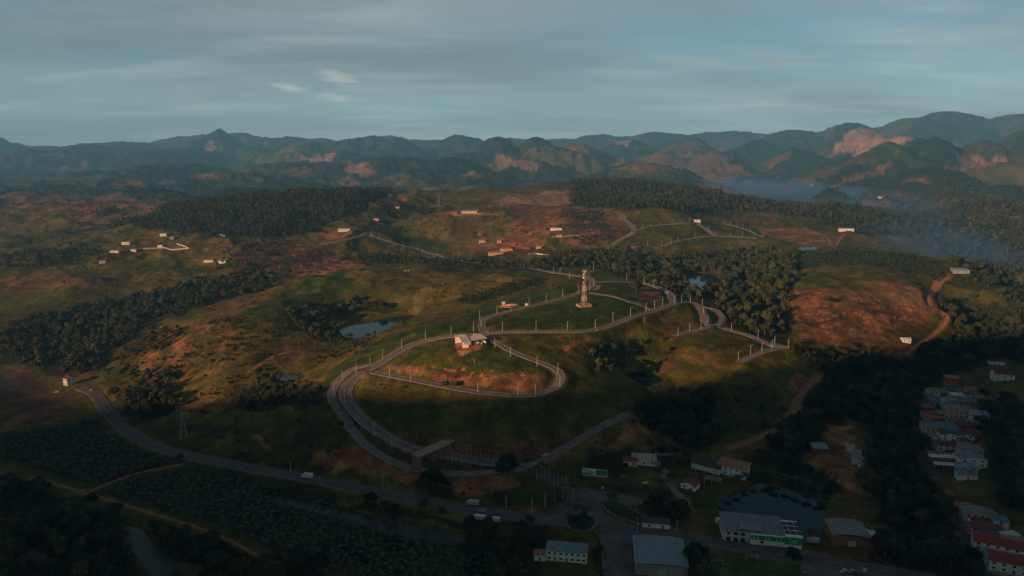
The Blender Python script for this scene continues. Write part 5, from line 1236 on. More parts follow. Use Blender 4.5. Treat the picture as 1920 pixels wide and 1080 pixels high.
fc = bpy.data.curves.new('sign_text', 'FONT'); fc.body = 'Vida'; fc.size = 2.1; fc.extrude = .04; fc.align_x = 'CENTER'
_tmp = bpy.data.objects.new('lettering', fc); COL.objects.link(_tmp); bpy.context.view_layer.update(); fm_ = bpy.data.meshes.new_from_object(_tmp.evaluated_get(bpy.context.evaluated_depsgraph_get())); bpy.data.objects.remove(_tmp); fm_.materials.clear(); fm_.materials.append(sgw)
ft = bpy.data.objects.new('lettering', fm_); COL.objects.link(ft); ft.parent = e; ft.location = (16.6, -.66, 3.9); ft.rotation_euler = (R(90), 0, 0)
b = Buf(); b.box(16.4, -.64, 3.15, 5.6, .05, .16); b.obj('underline', sgw, e)
b = Buf(); b.tube((13.3, -.64, 5.9), (14.1, -.64, 5.1), .22, .10, 5); b.tube((14.1, -.64, 6.1), (14.9, -.64, 5.6), .16, .08, 5); b.obj('leaf_emblem', sgw, e)
b = Buf()
for sx in (-5, -3, 1.2, 3.0, 7.2, 9.3):
    b.tube((sx, -.61, 4.5), (sx, -.64, 4.5), .42, .42, 8); b.box(sx + .25, -.63, 4.15, .5, .06, .4)
b.obj('pictogram', sgw, e)
for sx in (-20.5, -16.5, -12.5, -8.5): tube_obj('column', [((sx, .2, -.5), (sx, .2, 6.1), .22, .22)], W['white'], e)
b = Buf(); b.box(-14.5, 1.2, 3.0, 15.4, 2.0, .25); b.obj('balcony', W['cream'], e)
for sx, c_ in ((-19, 'red'), (-15, 'brick'), (-11, 'grey')):
    b = Buf(); b.box(sx, 1.92, .1, 2.8, .14, 2.3); b.obj('shop_front', glassm, e)
    b = Buf(); b.box(sx, 1.9, 3.5, 2.8, .1, 1.7); b.obj('window', glassm if c_ != 'red' else W['red'], e)
b = Buf(); b.box(-.5, -.06, 1.0, 1.8, .1, 1.6); b.obj('window', glassm, e)
x, y, z = at(1345, 987); e = empty('water_tank', (x, y, z)); tag(e, 'white water tank on a slim post left of the green fronted store', 'water tank')
b = Buf(); b.tube((0, 0, 3.2), (0, 0, 5.4), 1.2, 1.25, 12); b.obj('tank', W['white'], e); tube_obj('post', [((0, 0, -.5), (0, 0, 3.2), .3, .3)], W['grey'], e)

# market hall with a white and red striped roof
x, y, z = at(1770, 876); e = empty('market_hall', (x, y, z), R(-9)); tag(e, 'open hall with a white roof crossed by a red band, left of the village street', 'hall'); CLEAR.append((x, y, 10))
for i, (mt_, y0, y1) in enumerate((('white', -6, -2.6), ('maroon', -2.6, 2.4), ('white', 2.4, 6))):
    b = Buf(); z0, z1 = 4 + (y0 + 6) * .22, 4 + (y1 + 6) * .22
    b.add([(-9, y0, z0), (9, y0, z0), (9, y1, z1), (-9, y1, z1), (-9, y0, z0 + .2), (9, y0, z0 + .2), (9, y1, z1 + .2), (-9, y1, z1 + .2)], [(3, 2, 1, 0), (4, 5, 6, 7), (0, 1, 5, 4), (1, 2, 6, 5), (2, 3, 7, 6), (3, 0, 4, 7)]); b.obj('roof_panel', RF[mt_], e)
for sx in (-8.5, -3, 3, 8.5):
    for sy in (-5.6, 5.6): tube_obj('post', [((sx, sy, -.6), (sx, sy, 4 + (sy + 6) * .22), .14, .14)], metalm, e)
x, y, z = at(1891, 1010); e = empty('canopy', (x, y, z), R(15)); tag(e, 'pale blue fabric canopy behind the lower row of houses', 'canopy')
b = Buf(); b.add([(-5, -3, 3), (5, -3.5, 3.3), (5.5, 3, 3.1), (-4.5, 3.5, 3), (0, 0, 4.6), (0, 0, 4.5)], [(0, 1, 4), (1, 2, 4), (2, 3, 4), (3, 0, 4), (0, 5, 1), (1, 5, 2), (2, 5, 3), (3, 5, 0)]); b.obj('cloth', W['mint'], e)
for p in ((-5, -3), (5, -3.5), (5.5, 3), (-4.5, 3.5)): tube_obj('pole', [((p[0], p[1], -.5), (p[0], p[1], 3.2), .06, .06)], metalm, e)

# pale pavilion house on the hill
x, y, z = at(880, 650); e = empty('pavilion_house', (x, y, z + .6), R(4)); tag(e, 'unfinished house with angular pale roofs on a cut of orange earth beside the hill crossing', 'house'); CLEAR.append((x, y, 16))
RW = pm('roof_pale_screed', (.56, .50, .44), var=.1)
def slabq(pts, th, name, m, par):
    b = Buf(); n = len(pts); top = [(p[0], p[1], p[2] + th) for p in pts]; b.add(list(pts) + top, [tuple(range(n))[::-1], tuple(range(n, 2 * n))] + [(i, (i + 1) % n, n + (i + 1) % n, n + i) for i in range(n)]); return b.obj(name, m, par)
slabq([(-6.5, -2.0, 4.4), (1.2, -2.6, 3.2), (3.0, 6.5, 3.9), (-3.4, 12.5, 6.4), (-9.5, 14, 6.3)], .3, 'roof', RW, e)
slabq([(-4.2, -4.6, 2.5), (1.6, -4.8, 2.2), (1.4, -1.6, 3.2), (-4.8, -1.2, 3.7)], .25, 'lower_roof', RW, e)
slabq([(-.5, 8.2, 4.6), (4.0, 3.6, 3.8), (15.5, 7.0, 4.4), (10.5, 16.5, 5.8), (4.0, 18.0, 6.0)], .3, 'roof', RW, e)
slabq([(-13.5, 10.0, 5.2), (-7.8, 10.4, 5.3), (-3.0, 16.0, 5.6), (-12, 15.5, 5.4)], .25, 'wing_roof', RW, e)
b = Buf(); b.box(-3.2, 3.6, -2, 5.2, 9.5, 5.2); b.box(-9.2, 12.8, -2, 6, 3, 7.0); b.obj('wall', W['white'], e)
b = Buf(); b.box(8.6, 12, -2, 8, 6, 6.2); b.obj('rear_wall', W['cream'], e)
b = Buf(); b.box(6.2, 3.2, -1.5, 3.6, 3, 4.0); b.box(9.8, 4.4, -1.5, 2.4, 2.4, 3.2); b.obj('annex', W['white'], e)
for i in range(5): tube_obj('column', [((3.6 + i * 2.5, 5.6 + i * .55, -1.5), (3.6 + i * 2.5, 5.6 + i * .55, 4.0), .16, .16)], W['white'], e)
b = Buf(); b.box(8.8, 8.86, -.2, 7.2, .12, 2.6); b.obj('window', glassm, e)
x, y, z = at(906, 641); e = empty('garden_wall', (x, y, z), R(-50)); tag(e, 'short white kerb wall right of the angular pale house', 'wall'); b = Buf(); b.box(0, 0, -.5, 8, .5, 1.4); b.box(0, 0, .9, 8.1, .6, .12); b.obj('wall_body', W['white'], e)

# brick gate house that spans the boulevard
x, y, z = at(810, 860); e = empty('gate_house', (x, y, z), R(48)); tag(e, 'long flat roofed brick gate house that spans the boulevard at the foot of the hill', 'gate house'); CLEAR.append((x, y, 18))
BR = pm('gate_brick', (.30, .125, .085), scale=1.4, var=.2); GR_ = pm('gate_roof', (.36, .26, .20), var=.12)
GL = 30.0
b = Buf(); b.add([(-GL / 2, -3.6, 7.0), (GL / 2, -3.6, 7.0), (GL / 2, 3.6, 7.4), (-GL / 2, 3.6, 7.4), (-GL / 2, -3.6, 7.6), (GL / 2, -3.6, 7.6), (GL / 2, 3.6, 8.0), (-GL / 2, 3.6, 8.0)], [(3, 2, 1, 0), (4, 5, 6, 7), (0, 1, 5, 4), (1, 2, 6, 5), (2, 3, 7, 6), (3, 0, 4, 7)]); b.obj('roof', GR_, e)
b = Buf(); b.box(-GL / 2 + 1.6, 0, -2, 3.0, 6.6, 9.0); b.obj('pylon', BR, e)
b = Buf(); b.box(GL / 2 - 2.0, 0, -2, 3.6, 6.6, 9.0); b.obj('pylon', BR, e)
b = Buf(); b.box(0, 0, -1, 3.2, 4.0, 5.0); o = b.obj('booth', BR, e)
q = Buf(); q.box(1.66, 0, 1.2, .1, 2.4, 1.3); q.obj('window', glassm, o)
b = Buf(); b.box(-GL / 2 + 4, -3.42, 6.1, 8, .16, .8); b.box(GL / 2 - 5, -3.42, 6.1, 8, .16, .8); b.obj('beam', BR, e)
b = Buf(); b.tube((-9, 1, 7.7), (-9, 1, 8.2), .7, .6, 8); b.obj('roof_vent', RF['dark'], e)

# telecom tower
x, y, z = at(1095, 574); e = empty('telecom_tower', (x, y, z), R(20)); tag(e, 'red and white banded lattice telecom tower with antennas on the green hilltop', 'tower'); CLEAR.append((x, y, 8))
b = Buf(); b.box(0, 0, -1, 14, 10, 1.4); b.box(-6.6, 0, .4, .25, 9.6, 1.6); b.box(6.6, 0, .4, .25, 9.6, 1.6); b.box(0, 4.7, .4, 13, .25, 1.6); b.box(0, -4.7, .4, 13, .25, 1.6); b.obj('base', pm('tower_base', (.42, .27, .21)), e)
TR = pm('tower_red', (.44, .17, .12), rough=.6); TWm = pm('tower_white', (.66, .60, .54), rough=.6)
TH = 37.0
def tw(z_): return 1.75 * (1 - z_ / TH) ** 1.0 + .55
for bnd in range(7):
    z0, z1 = .4 + (TH - .4) * bnd / 7, .4 + (TH - .4) * (bnd + 1) / 7; b = Buf(); sub = 3
    for i in range(sub):
        a0, a1 = z0 + (z1 - z0) * i / sub, z0 + (z1 - z0) * (i + 1) / sub; w0, w1 = tw(a0), tw(a1); C4 = ((-1, -1), (1, -1), (1, 1), (-1, 1))
        for k in range(4):
            p, q = C4[k], C4[(k + 1) % 4]
            b.tube((p[0] * w0, p[1] * w0, a0), (p[0] * w1, p[1] * w1, a1), .15, .15, 5)
            b.tube((p[0] * w0, p[1] * w0, a0), (q[0] * w1, q[1] * w1, a1), .09, .09, 4); b.tube((q[0] * w0, q[1] * w0, a0), (p[0] * w1, p[1] * w1, a1), .09, .09, 4)
            b.tube((p[0] * w1, p[1] * w1, a1), (q[0] * w1, q[1] * w1, a1), .09, .09, 4)
    b.obj('lattice_section', TR if bnd % 2 == 0 else TWm, e)
b = Buf(); b.box(0, 0, .4, .5, .5, TH - 1); b.obj('cable_ladder', TWm, e)
for (ax, ay, az_, rr, mm) in ((-1.5, -1.0, 33.5, .95, sgw), (-1.7, -1.2, 30.4, 1.15, sgw), (-1.5, -1.2, 25.6, .7, sgw)):
    b = Buf(); b.tube((ax, ay, az_), (ax - .5, ay - .8, az_), rr, rr * .9, 12); b.obj('dish_antenna', mm, e)
b = Buf(); b.box(-1.7, -.2, 26.2, 1.3, 1.8, 7.0); b.obj('equipment_rack', pm('tower_dark', (.03, .03, .03)), e)
b = Buf()
for a_ in range(6): b.box(1.7 * math.cos(a_ * 1.047), 1.7 * math.sin(a_ * 1.047), 35.0, .45, .45, 2.8, a_ * 1.047)
b.obj('panel_antenna', TWm, e); b = Buf(); b.tube((-1.2, .2, 33), (-1.2, .2, 39.3), .09, .06, 5); b.obj('whip_antenna', TR, e)

# building plot beside the tower road
x, y, z = at(960, 574); e = empty('site_slab', (x, y, z + .1), R(0)); tag(e, 'pink earth building plot with low block walls beside the tower road', 'building plot'); CLEAR.append((x, y, 15))
b = Buf(); b.add([(-14, -3, -.6), (3, -7, -.6), (13, 1, -.6), (10, 8, -.6), (-9, 9, -.6), (-14, -3, .25), (3, -7, .25), (13, 1, .25), (10, 8, .25), (-9, 9, .25)], [(5, 6, 7, 8, 9), (0, 1, 6, 5), (1, 2, 7, 6), (2, 3, 8, 7), (3, 4, 9, 8), (4, 0, 5, 9)]); b.obj('slab', pm('pink_earth', (.44, .22, .17), var=.3, scale=.3), e)
b = Buf()
for (a0, b0, l_, r_) in ((-8, 0, 9, -.15), (-3, 4, 10, .1), (4, 3, 7, 1.4), (-10, 4, 6, 1.4), (2, -3, 8, .5)): b.box(a0 + 2, b0, .25, l_, .3, 1.2, r_)
b.obj('block_wall', W['pink'], e)
x, y, z = at(944, 571); e = empty('site_hut', (x, y, z)); tag(e, 'small white hut on the pink building plot', 'hut'); b = Buf(); b.box(0, 0, -.2, 3.6, 3, 2.9); b.obj('wall', W['white'], e); b = Buf(); roofmesh(b, 3.6, 3, 2.72, 'shed', .25, .3); b.obj('roof', RF['white'], e); b = Buf(); b.box(-.8, -1.53, 0, .8, .1, 2); b.obj('door', woodm, e)
x, y, z = at(987, 573); e = empty('storage_box', (x, y, z)); tag(e, 'white storage cabin at the right end of the pink building plot', 'cabin'); b = Buf(); b.box(0, 0, -.2, 2.6, 2.4, 2.5); b.obj('wall', W['white'], e); b = Buf(); b.box(0, 0, 2.305, 2.9, 2.7, .15); b.obj('roof', RF['white'], e)

# hoarding
x, y, z = at(1115, 896); e = empty('billboard', (x, y, z), R(-12)); tag(e, 'wide billboard with a white and green picture above the palm avenue', 'billboard')
b = Buf(); b.box(0, 0, 1.2, 17, .25, 5.2); b.obj('panel', W['white'], e)
b = Buf(); b.box(-4.6, -.14, 1.5, 7.4, .06, 2.6); b.obj('picture', W['mint'], e); b = Buf(); b.box(4.6, -.14, 2.2, 7.4, .06, 4.0); b.obj('picture', pm('poster_green', (.10, .24, .14)), e)
b = Buf()
for i in range(3): b.box(-7.2 + i * 2.1, -.2, 2.2, 1.1, .06, 1.1)
b.obj('printed_window', pm('poster_dark', (.04, .09, .09)), e)
b = Buf(); b.add([(-8.3, -.2, 5.2), (-.2, -.2, 4.0), (-.2, -.2, 4.4), (-8.3, -.2, 5.7)], [(0, 1, 2, 3)]); b.obj('printed_roof', pm('poster_dark2', (.06, .07, .07)), e)
for sx in (-7, -2.4, 2.4, 7): tube_obj('post', [((sx, .3, -.8), (sx, .3, 6.0), .14, .14)], metalm, e)
for (px, py, lb) in ((1210, 909, 'two part white signboard on the dry lawn right of the billboard'), (1130, 918, 'small white signboard at the kerb of the junction')):
    x, y, z = at(px, py); e = empty('signboard', (x, y, z), R(-10)); tag(e, lb, 'sign'); wd = 3.6 if px > 1200 else 1.6
    b = Buf(); b.box(-wd * .26, 0, .7, wd * .46, .12, 1.5); b.box(wd * .26, 0, .9, wd * .46, .12, 1.5); b.obj('panel', W['white'], e); tube_obj('post', [((-wd * .26, .1, -.3), (-wd * .26, .1, 1.2), .06, .06), ((wd * .26, .1, -.3), (wd * .26, .1, 1.2), .06, .06)], metalm, e)

# walls and fences
def wallrun(s, h, th, m, name, label, cat='wall'):
    P = gpoly(s); e = empty(name, (P[0][0], P[0][1], float(h_at(*P[0])))); tag(e, label, cat); b = Buf(); cp = Buf()
    for i in range(len(P) - 1):
        a, c = P[i], P[i + 1]; L = float(np.hypot(*(c - a))); n = max(1, int(L / 6)); an = math.atan2(c[1] - a[1], c[0] - a[0])
        for k in range(n):
            q = a + (c - a) * (k + .5) / n; zz = float(h_at(*q)) - e.location.z
            b.box(q[0] - P[0][0], q[1] - P[0][1], zz - 1.2, L / n + .05, th, h + 1.2, an); cp.box(q[0] - P[0][0], q[1] - P[0][1], zz + h, L / n + .1, th + .14, .12, an)
    b.obj('wall_body', m, e); cp.obj('coping', m, e)
wallrun('268,467 300,465.5 354,466.5 340,460.5 331,457.5', 1.9, .35, pm('wall_weathered', (.46, .43, .39)), 'boundary_wall', 'long white wall that runs along the left ridge and folds back round the plot')
wallrun('418,442 450,441.5', 1.8, .3, W['white'], 'boundary_wall', 'low pale wall at the edge of the left wood')
wallrun('1034,445 1085,442', 1.6, .3, W['grey'], 'terrace_wall', 'grey terrace wall under the pale greenhouse')
wallrun('990,478 1005,476 1018,478 1035,477', 1.5, .3, W['white'], 'plot_wall', 'low white plot walls right of the hamlet')

# ------------------------------------------------------------------ masts, lamps, palms
LAMPROADS = [
 ('lower loop road', 'inner', '1007,687 1046,700 1050,725 1004,742 971,743 896,736 836,727 770,715 731,707 957,669 928,652'),
 ('boulevard', '', '675,790 701,813 735,838 647,760 668,700 694,685 718,673 753,654 798,637 846,628 888,622 847,869 866,871'),
 ('outer bend road', '', '626,739 643,714'),
 ('tower road', '', '902,611 899,600 932,589 958,585 992,574 1024,566 1055,557 1085,550 1105,545 1113,537'),
 ('crest road', '', '942,621 1005,620 1064,620 1116,616 1149,603 1182,592 915,634 1211,584 1227,579'),
 ('park road', '', '1242,573 1252,560 1249,551 1240,543 1225,537 1208,533 1175,527 1264,569 1278,567'),
 ('east road', '', '1294,567 1316,575 1319,588 1327,606 1371,621 1421,636 1452,647 1478,653 1501,648'),
 ('short spur', '', '1314,617 1293,621 1271,629'),
 ('east spur', '', '1447,654 1428,659 1407,665 1384,676'),
 ('road behind the tower', '', '1038,511 1050,515 1068,522 1113,506 1148,505 1165,505'),
 ('far hill road', '', '712,446 732,455 757,463 783,469 792,476 819,479 851,482 860,479 883,485 917,492 951,497'),
 ('far estate crescent', '', '1205,428 1220,424 1237,421 1260,420 1293,416 1328,433 1343,442 1358,418 1369,422 1382,425 1393,428 1406,434'),
 ('far estate lower road', '', '1214,461 1240,461 1259,457 1271,452 1303,446 1370,444 1392,444 1416,447 1431,445'),
 ('highway', '', '949,954 997,958 1022,951 718,912 545,885 1195,1000 1268,1000'),
]
poleM = pm('lamp_concrete', (.46, .43, .39), var=.06)
POLE = Buf(); POLE.tube((0, 0, -.5), (0, 0, 4.5), .24, .19, 7); POLE.tube((0, 0, 4.5), (0, 0, 9.0), .19, .14, 7)
ARM = Buf(); ARM.tube((0, 0, 8.7), (0, -.7, 9.25), .06, .05, 5); ARM.tube((0, -.7, 9.25), (0, -1.8, 9.35), .05, .045, 5)
HEAD = Buf(); HEAD.box(0, -2.0, 9.26, .34, .8, .14, 0, .8)
lm = [('pole', POLE.mesh('pole', poleM)), ('arm', ARM.mesh('arm', metalm)), ('lamp_head', HEAD.mesh('lamp_head', pm('lamp_head', (.5, .5, .48))))]
ordw = ['first', 'second', 'third', 'fourth', 'fifth', 'sixth', 'seventh', 'eighth', 'ninth', 'tenth', 'eleventh', 'twelfth', 'thirteenth']
allroad = np.vstack([rd[n][0] for n in names])
for rn, _, s in LAMPROADS:
    L = pl(s)
    order_ = sorted(range(len(L)), key=lambda i: L[i][0])
    for rank, i in enumerate(order_):
        px, py = L[i]; x, y = gp(px, py); k = int(np.argmin(np.hypot(allroad[:, 0] - x, allroad[:, 1] - y))); q = allroad[k]
        an = math.atan2(q[1] - y, q[0] - x) + math.pi / 2
        e = empty('street_lamp', (x, y, float(h_at(x, y))), an); e.rotation_euler[0] = R(random.uniform(-1.2, 1.2)); e.scale = (1, 1, random.uniform(.94, 1.05))
        tag(e, 'pale concrete street lamp on the %s, %s from its left end' % (rn, ordw[rank]), 'street lamp', 'street lamps, ' + rn)
        for pn, me in lm:
            o = bpy.data.objects.new(pn, me); COL.objects.link(o); o.parent = e
PALMS = [
 ('palms of the left avenue row', 'tall palm of the row left of the entrance roundabout, %s from the left', '875,854 884,853 892,865 901,858 909,871 917,860 926,873 933,864'),
 ('palms of the right avenue row', 'tall palm of the double row below the billboard, %s from the left', '1006,900 1014,893 1021,898 1029,900 1038,912 1046,906 1054,911 1062,912 1077,908'),
 ('palms around the junction lawn', 'tall palm around the dark lawn of the junction, %s from the left', '1022,947 1040,940 1055,935 1074,938 1077,928'),
 ('palms of the traffic islands', 'palm on the traffic islands of the junction, %s from the left', '1084,972 1098,974 1145,950 1152,957 1163,972 1150,948'),
 ('palms along the lake', 'palm standing on the far bank of the rectangular lake, %s from the left', '1350,930 1366,921 1382,914 1398,907 1414,901 1434,901 1452,905 1472,910 1492,916 1514,923 1534,932 1520,1016'),
]
ct = 0
for grp, lab, s in PALMS:
    L = sorted(pl(s))
    for rank, (px, py) in enumerate(L):
        x, y = gp(px, py); ct += 1; kindp = COCO if 'lake' in grp or 'islands' in grp else PALM
        e = plant(0, x, y, .92 + .2 * random.random(), random.random() * 6.28, 'palm_tree', kindp[1]); tag(e, lab % ordw[rank], 'palm tree', grp); CLEAR.append((x, y, 2.5))
for px, py, sc, lab in ((835, 783, 1.15, 'lone palm standing on the shaded hill slope above the gate house'), (1152, 648, 1, 'palm on the near side of the clump above the small pond'), (1215, 708, .5, 'low palm like shrub leaning over the small pond'), (1122, 650, .9, 'palm at the left of the clump above the small pond')):
    x, y = gp(px, py); e = plant(0, x, y, sc, random.random() * 6, 'palm_tree', COCO[1]); tag(e, lab, 'palm tree')
# single trees in the open
def dead_tree():
    b = Buf(); r = np.random.RandomState(3); b.tube((0, 0, -.4), (.2, 0, 3.4), .26, .17, 6)
    for i in range(6):
        a = i * 1.05 + r.rand(); z = 2.2 + r.rand() * 1.4; m = (math.cos(a) * 1.3, math.sin(a) * 1.3, z + 1.5); b.tube((.15, 0, z), m, .12, .07, 5)
        for k in range(2): b.tube(m, (m[0] * 1.5 + r.randn() * .4, m[1] * 1.5 + r.randn() * .4, m[2] + 1.2 + r.rand()), .06, .02, 4)
    return b
dm = dead_tree().mesh('trunk', deadwood)
for px, py, sc, k, lab in ((1192, 548, 1.25, 3, 'single tree with a pale forked trunk on the park lawn right of the tower'), (1033, 544, 1.0, 4, 'single thin tree left of the telecom tower'), (836, 728, .75, 0, 'small dark tree at the middle of the lower loop road'),
        (1240, 640, .6, 4, 'lone bush like tree on the ochre slope of the short spur'), (1590, 500, .8, 2, 'lone dark tree at the border of the plantation and the striped green field'), (1552, 572, 1.0, 3, 'dark spreading tree alone on the bare right hill'),
        (1615, 905, .9, 1, 'tree standing at the lower end of the dirt yard'), (952, 895, 1.35, 3, 'big dark round tree on the lawn edge where the roads fork'), (812, 915, 1.25, 3, 'big dark tree on the red bank above the highway'), (988, 868, .45, 0, 'small tree at the fork of the access road'),
        (1487, 1054, .72, 3, 'dark round tree in front of the green fronted store'), (1092, 990, .8, 3, 'dark bushy tree on the round traffic island'), (1072, 985, .7, 1, 'dark shrub at the left of the round traffic island'), (1415, 660, .4, 4, 'tiny yellowish tree at the tip of the east spur'), (1500, 652, .55, 4, 'yellow green tree at the end of the east road'), (1385, 1000, .6, 2, 'small tree at the left wall of the store')):
    x, y = gp(px, py); e = plant(k, x, y, sc, random.random() * 6, 'tree'); tag(e, lab, 'tree'); CLEAR.append((x, y, 3))
for px, py, lab in ((889, 683, 'bare pale sapling inside the lower loop'), (1208, 605, 'thin bare tree on the slope under the crest road'), (1440, 745, 'bare dead tree on the terrace above the dirt track'), (1284, 870, 'bare thin tree left of the farm hall')):
    x, y, z = at(px, py); o = bpy.data.objects.new('dead_tree', dm); COL.objects.link(o); o.location = (x, y, z); o.rotation_euler = (0, 0, px * .1); o.scale = (.9, .9, .95); tag(o, lab, 'dead tree')
pale = crown_buf(77, 7, 6, 1.2, 6, .5, 9)
for px, py, sc, m_, lab in ((1233, 880, .9, 'pale', 'silvery pale leaved tree right of the hipped farmhouse'), (1243, 905, 1.0, 'pale', 'larger silvery tree beside the curved farm drive'), (1247, 893, .8, 'pale', 'upper silvery tree of the pair by the farm drive'), (1777, 940, 1.2, 'pink', 'pink flowering tree in the wood above the lower row'), (1752, 910, 1.0, 'pink', 'dull pink flowering tree below the market hall')):
    x, y = gp(px, py); e = empty('flowering_tree', (x, y, float(h_at(x, y))), px * .3, sc); tag(e, lab, 'tree')
    o = bpy.data.objects.new('crown', pale.mesh('crown', leaf_mats[m_])); COL.objects.link(o); o.parent = e; o = bpy.data.objects.new('trunk', KIND[0][1][1][1]); COL.objects.link(o); o.parent = e; o.scale = (.8, .8, .6); CLEAR.append((x, y, 5))
def pylon(px, py, h, lab, w=2.2):
    x, y, z = at(px, py); e = empty('power_pylon', (x, y, z), R(35)); tag(e, lab, 'pylon'); b = Buf(); n = 6
    for i in range(n):
        z0, z1 = h * i / n, h * (i + 1) / n; w0, w1 = w * (1 - z0 / h) + .25, w * (1 - z1 / h) + .25; C4 = ((-1, -1), (1, -1), (1, 1), (-1, 1))
        for k in range(4):
            p, q = C4[k], C4[(k + 1) % 4]; b.tube((p[0] * w0, p[1] * w0, z0 - (.5 if i == 0 else 0)), (p[0] * w1, p[1] * w1, z1), .11, .11, 4); b.tube((p[0] * w0, p[1] * w0, z0), (q[0] * w1, q[1] * w1, z1), .06, .06, 4)
    b.obj('lattice_mast', metalm, e)
    for q in (.72, .86):
        b = Buf(); b.tube((-4.2, 0, h * q + .3), (4.2, 0, h * q + .3), .09, .09, 4); b.tube((-4.2, 0, h * q + .3), (0, 0, h * q + 1.2), .06, .06, 4); b.tube((4.2, 0, h * q + .3), (0, 0, h * q + 1.2), .06, .06, 4)
        for sx in (-4, 4): b.tube((sx, 0, h * q + .3), (sx, 0, h * q - .8), .08, .08, 5)
        b.obj('cross_arm', metalm, e)
pylon(345, 822, 22, 'grey lattice power pylon on the shaded slope above the highway')
pylon(1615, 247, 90, 'far red mast standing on the right mountain ridge', 9)
pylon(823, 388, 24, 'distant power pylon on the dark saddle of the middle ridge')
pylon(1250, 470, 12, 'slim mast at the edge of the dark wood', .8) if False else None

# ------------------------------------------------------------------ vehicles
tyre = pm('tyre', (.02, .02, .02)); carpaint = {k: pm('paint_' + k, c, rough=.35, spec=.6, var=.03) for k, c in dict(white=(.66, .66, .64), grey=(.16, .17, .18), dark=(.03, .035, .04), silver=(.40, .41, .42), red=(.30, .03, .03), blue=(.04, .09, .20)).items()}
def car_meshes():
    b = Buf(); P = [(-2.1, .35), (-2.15, .75), (-1.9, .95), (-1.0, 1.0), (1.2, 1.0), (2.0, .85), (2.15, .6), (2.1, .35)]
    n = len(P); co = [(x_, s * (.86 if z_ < .9 else .82), z_) for s in (-1, 1) for x_, z_ in P]; b.add(co, [tuple(range(n)), tuple(range(n, 2 * n))[::-1]] + [(i, n + i, n + (i + 1) % n, (i + 1) % n) for i in range(n)])
    b.add([(-.9, -.62, 1.45), (.5, -.62, 1.45), (.5, .62, 1.45), (-.9, .62, 1.45), (-.85, -.6, 1.5), (.42, -.6, 1.5), (.42, .6, 1.5), (-.85, .6, 1.5)], [(4, 5, 6, 7), (0, 1, 5, 4), (1, 2, 6, 5), (2, 3, 7, 6), (3, 0, 4, 7)])
    c = Buf(); c.add([(-1.7, -.78, .96), (1.2, -.78, .99), (1.2, .78, .99), (-1.7, .78, .96), (-.92, -.64, 1.46), (.52, -.64, 1.46), (.52, .64, 1.46), (-.92, .64, 1.46)], [(4, 5, 6, 7), (0, 1, 5, 4), (1, 2, 6, 5), (2, 3, 7, 6), (3, 0, 4, 7)])
    w = Buf(); w.tube((0, -.12, 0), (0, .12, 0), .33, .33, 12)
    return b, c, w
cb_, cc_, cw_ = car_meshes(); BODY = {k: cb_.mesh('body', m) for k, m in carpaint.items()}; CAB = cc_.mesh('window_band', glassm); WH = cw_.mesh('wheel', tyre)
def car(px, py, rot, colr, lab, grp=None, dz=.22):
    x, y, z = at(px, py, dz); e = empty('car', (x, y, z), R(rot)); tag(e, lab, 'car', grp)
    for pn, me in (('body', BODY[colr]), ('window_band', CAB)): o = bpy.data.objects.new(pn, me); COL.objects.link(o); o.parent = e
    for sx in (-1.35, 1.35):
        for sy in (-.8, .8): o = bpy.data.objects.new('wheel', WH); COL.objects.link(o); o.parent = e; o.location = (sx, sy, .33)
for i, (px, py, cl, lab) in enumerate(((1582, 1073, 'white', 'white car at the left end of the car park row'), (1597, 1073, 'silver', 'silver car, second from the left in the car park row'), (1607, 1076, 'dark', 'dark car between the silver and the red one in the car park row'), (1613, 1077, 'red', 'dark red car of the car park row'), (1620, 1073, 'white', 'white car at the right end of the car park row'), (1507, 1079, 'blue', 'dark blue car near the entry of the car park'), (1510, 1090, 'white', 'white car at the lower edge of the car park'))):
    car(px, py, 25 + i * 4, cl, lab, 'cars in the car park', .2)
car(933, 966, 172, 'blue', 'dark blue car driving on the highway below the junction lawn', dz=.3); car(904, 960, 172, 'silver', 'silver car on the highway ahead of the dark blue one', dz=.3); car(172, 733, 130, 'white', 'white car at the left end of the highway', dz=.3); car(826, 483, 170, 'white', 'white car on the far hill road', dz=.3)
car(1010, 478, 10, 'white', 'white car parked right of the salmon roofed houses', dz=.1); car(106, 736, 15, 'white', 'white car parked on the dirt below the tall cream house', dz=.1); car(128, 734, 15, 'grey', 'grey car parked next to the tall cream house', dz=.1); car(1022, 855, 30, 'white', 'white car on the access road at the palm avenue', dz=.3)
car(846, 829, 10, 'white', 'white pickup like car behind the gate house', dz=.2); car(838, 827, 60, 'silver', 'silver car behind the gate house roof', dz=.2); car(1290, 922, 60, 'grey', 'grey car under the trees by the red cottage', dz=.1)
for (px, py, cl, lab) in ((1820, 1000, 'white', 'white car parked at the left kerb of the lower street'), (1822, 1008, 'dark', 'dark car parked behind the white one in the lower street'), (1803, 868, 'silver', 'silver car in the village street'), (1801, 852, 'grey', 'grey car higher up in the village street'), (1869, 1074, 'white', 'white car near the last house of the lower row')): car(px, py, 75, cl, lab, dz=.3)
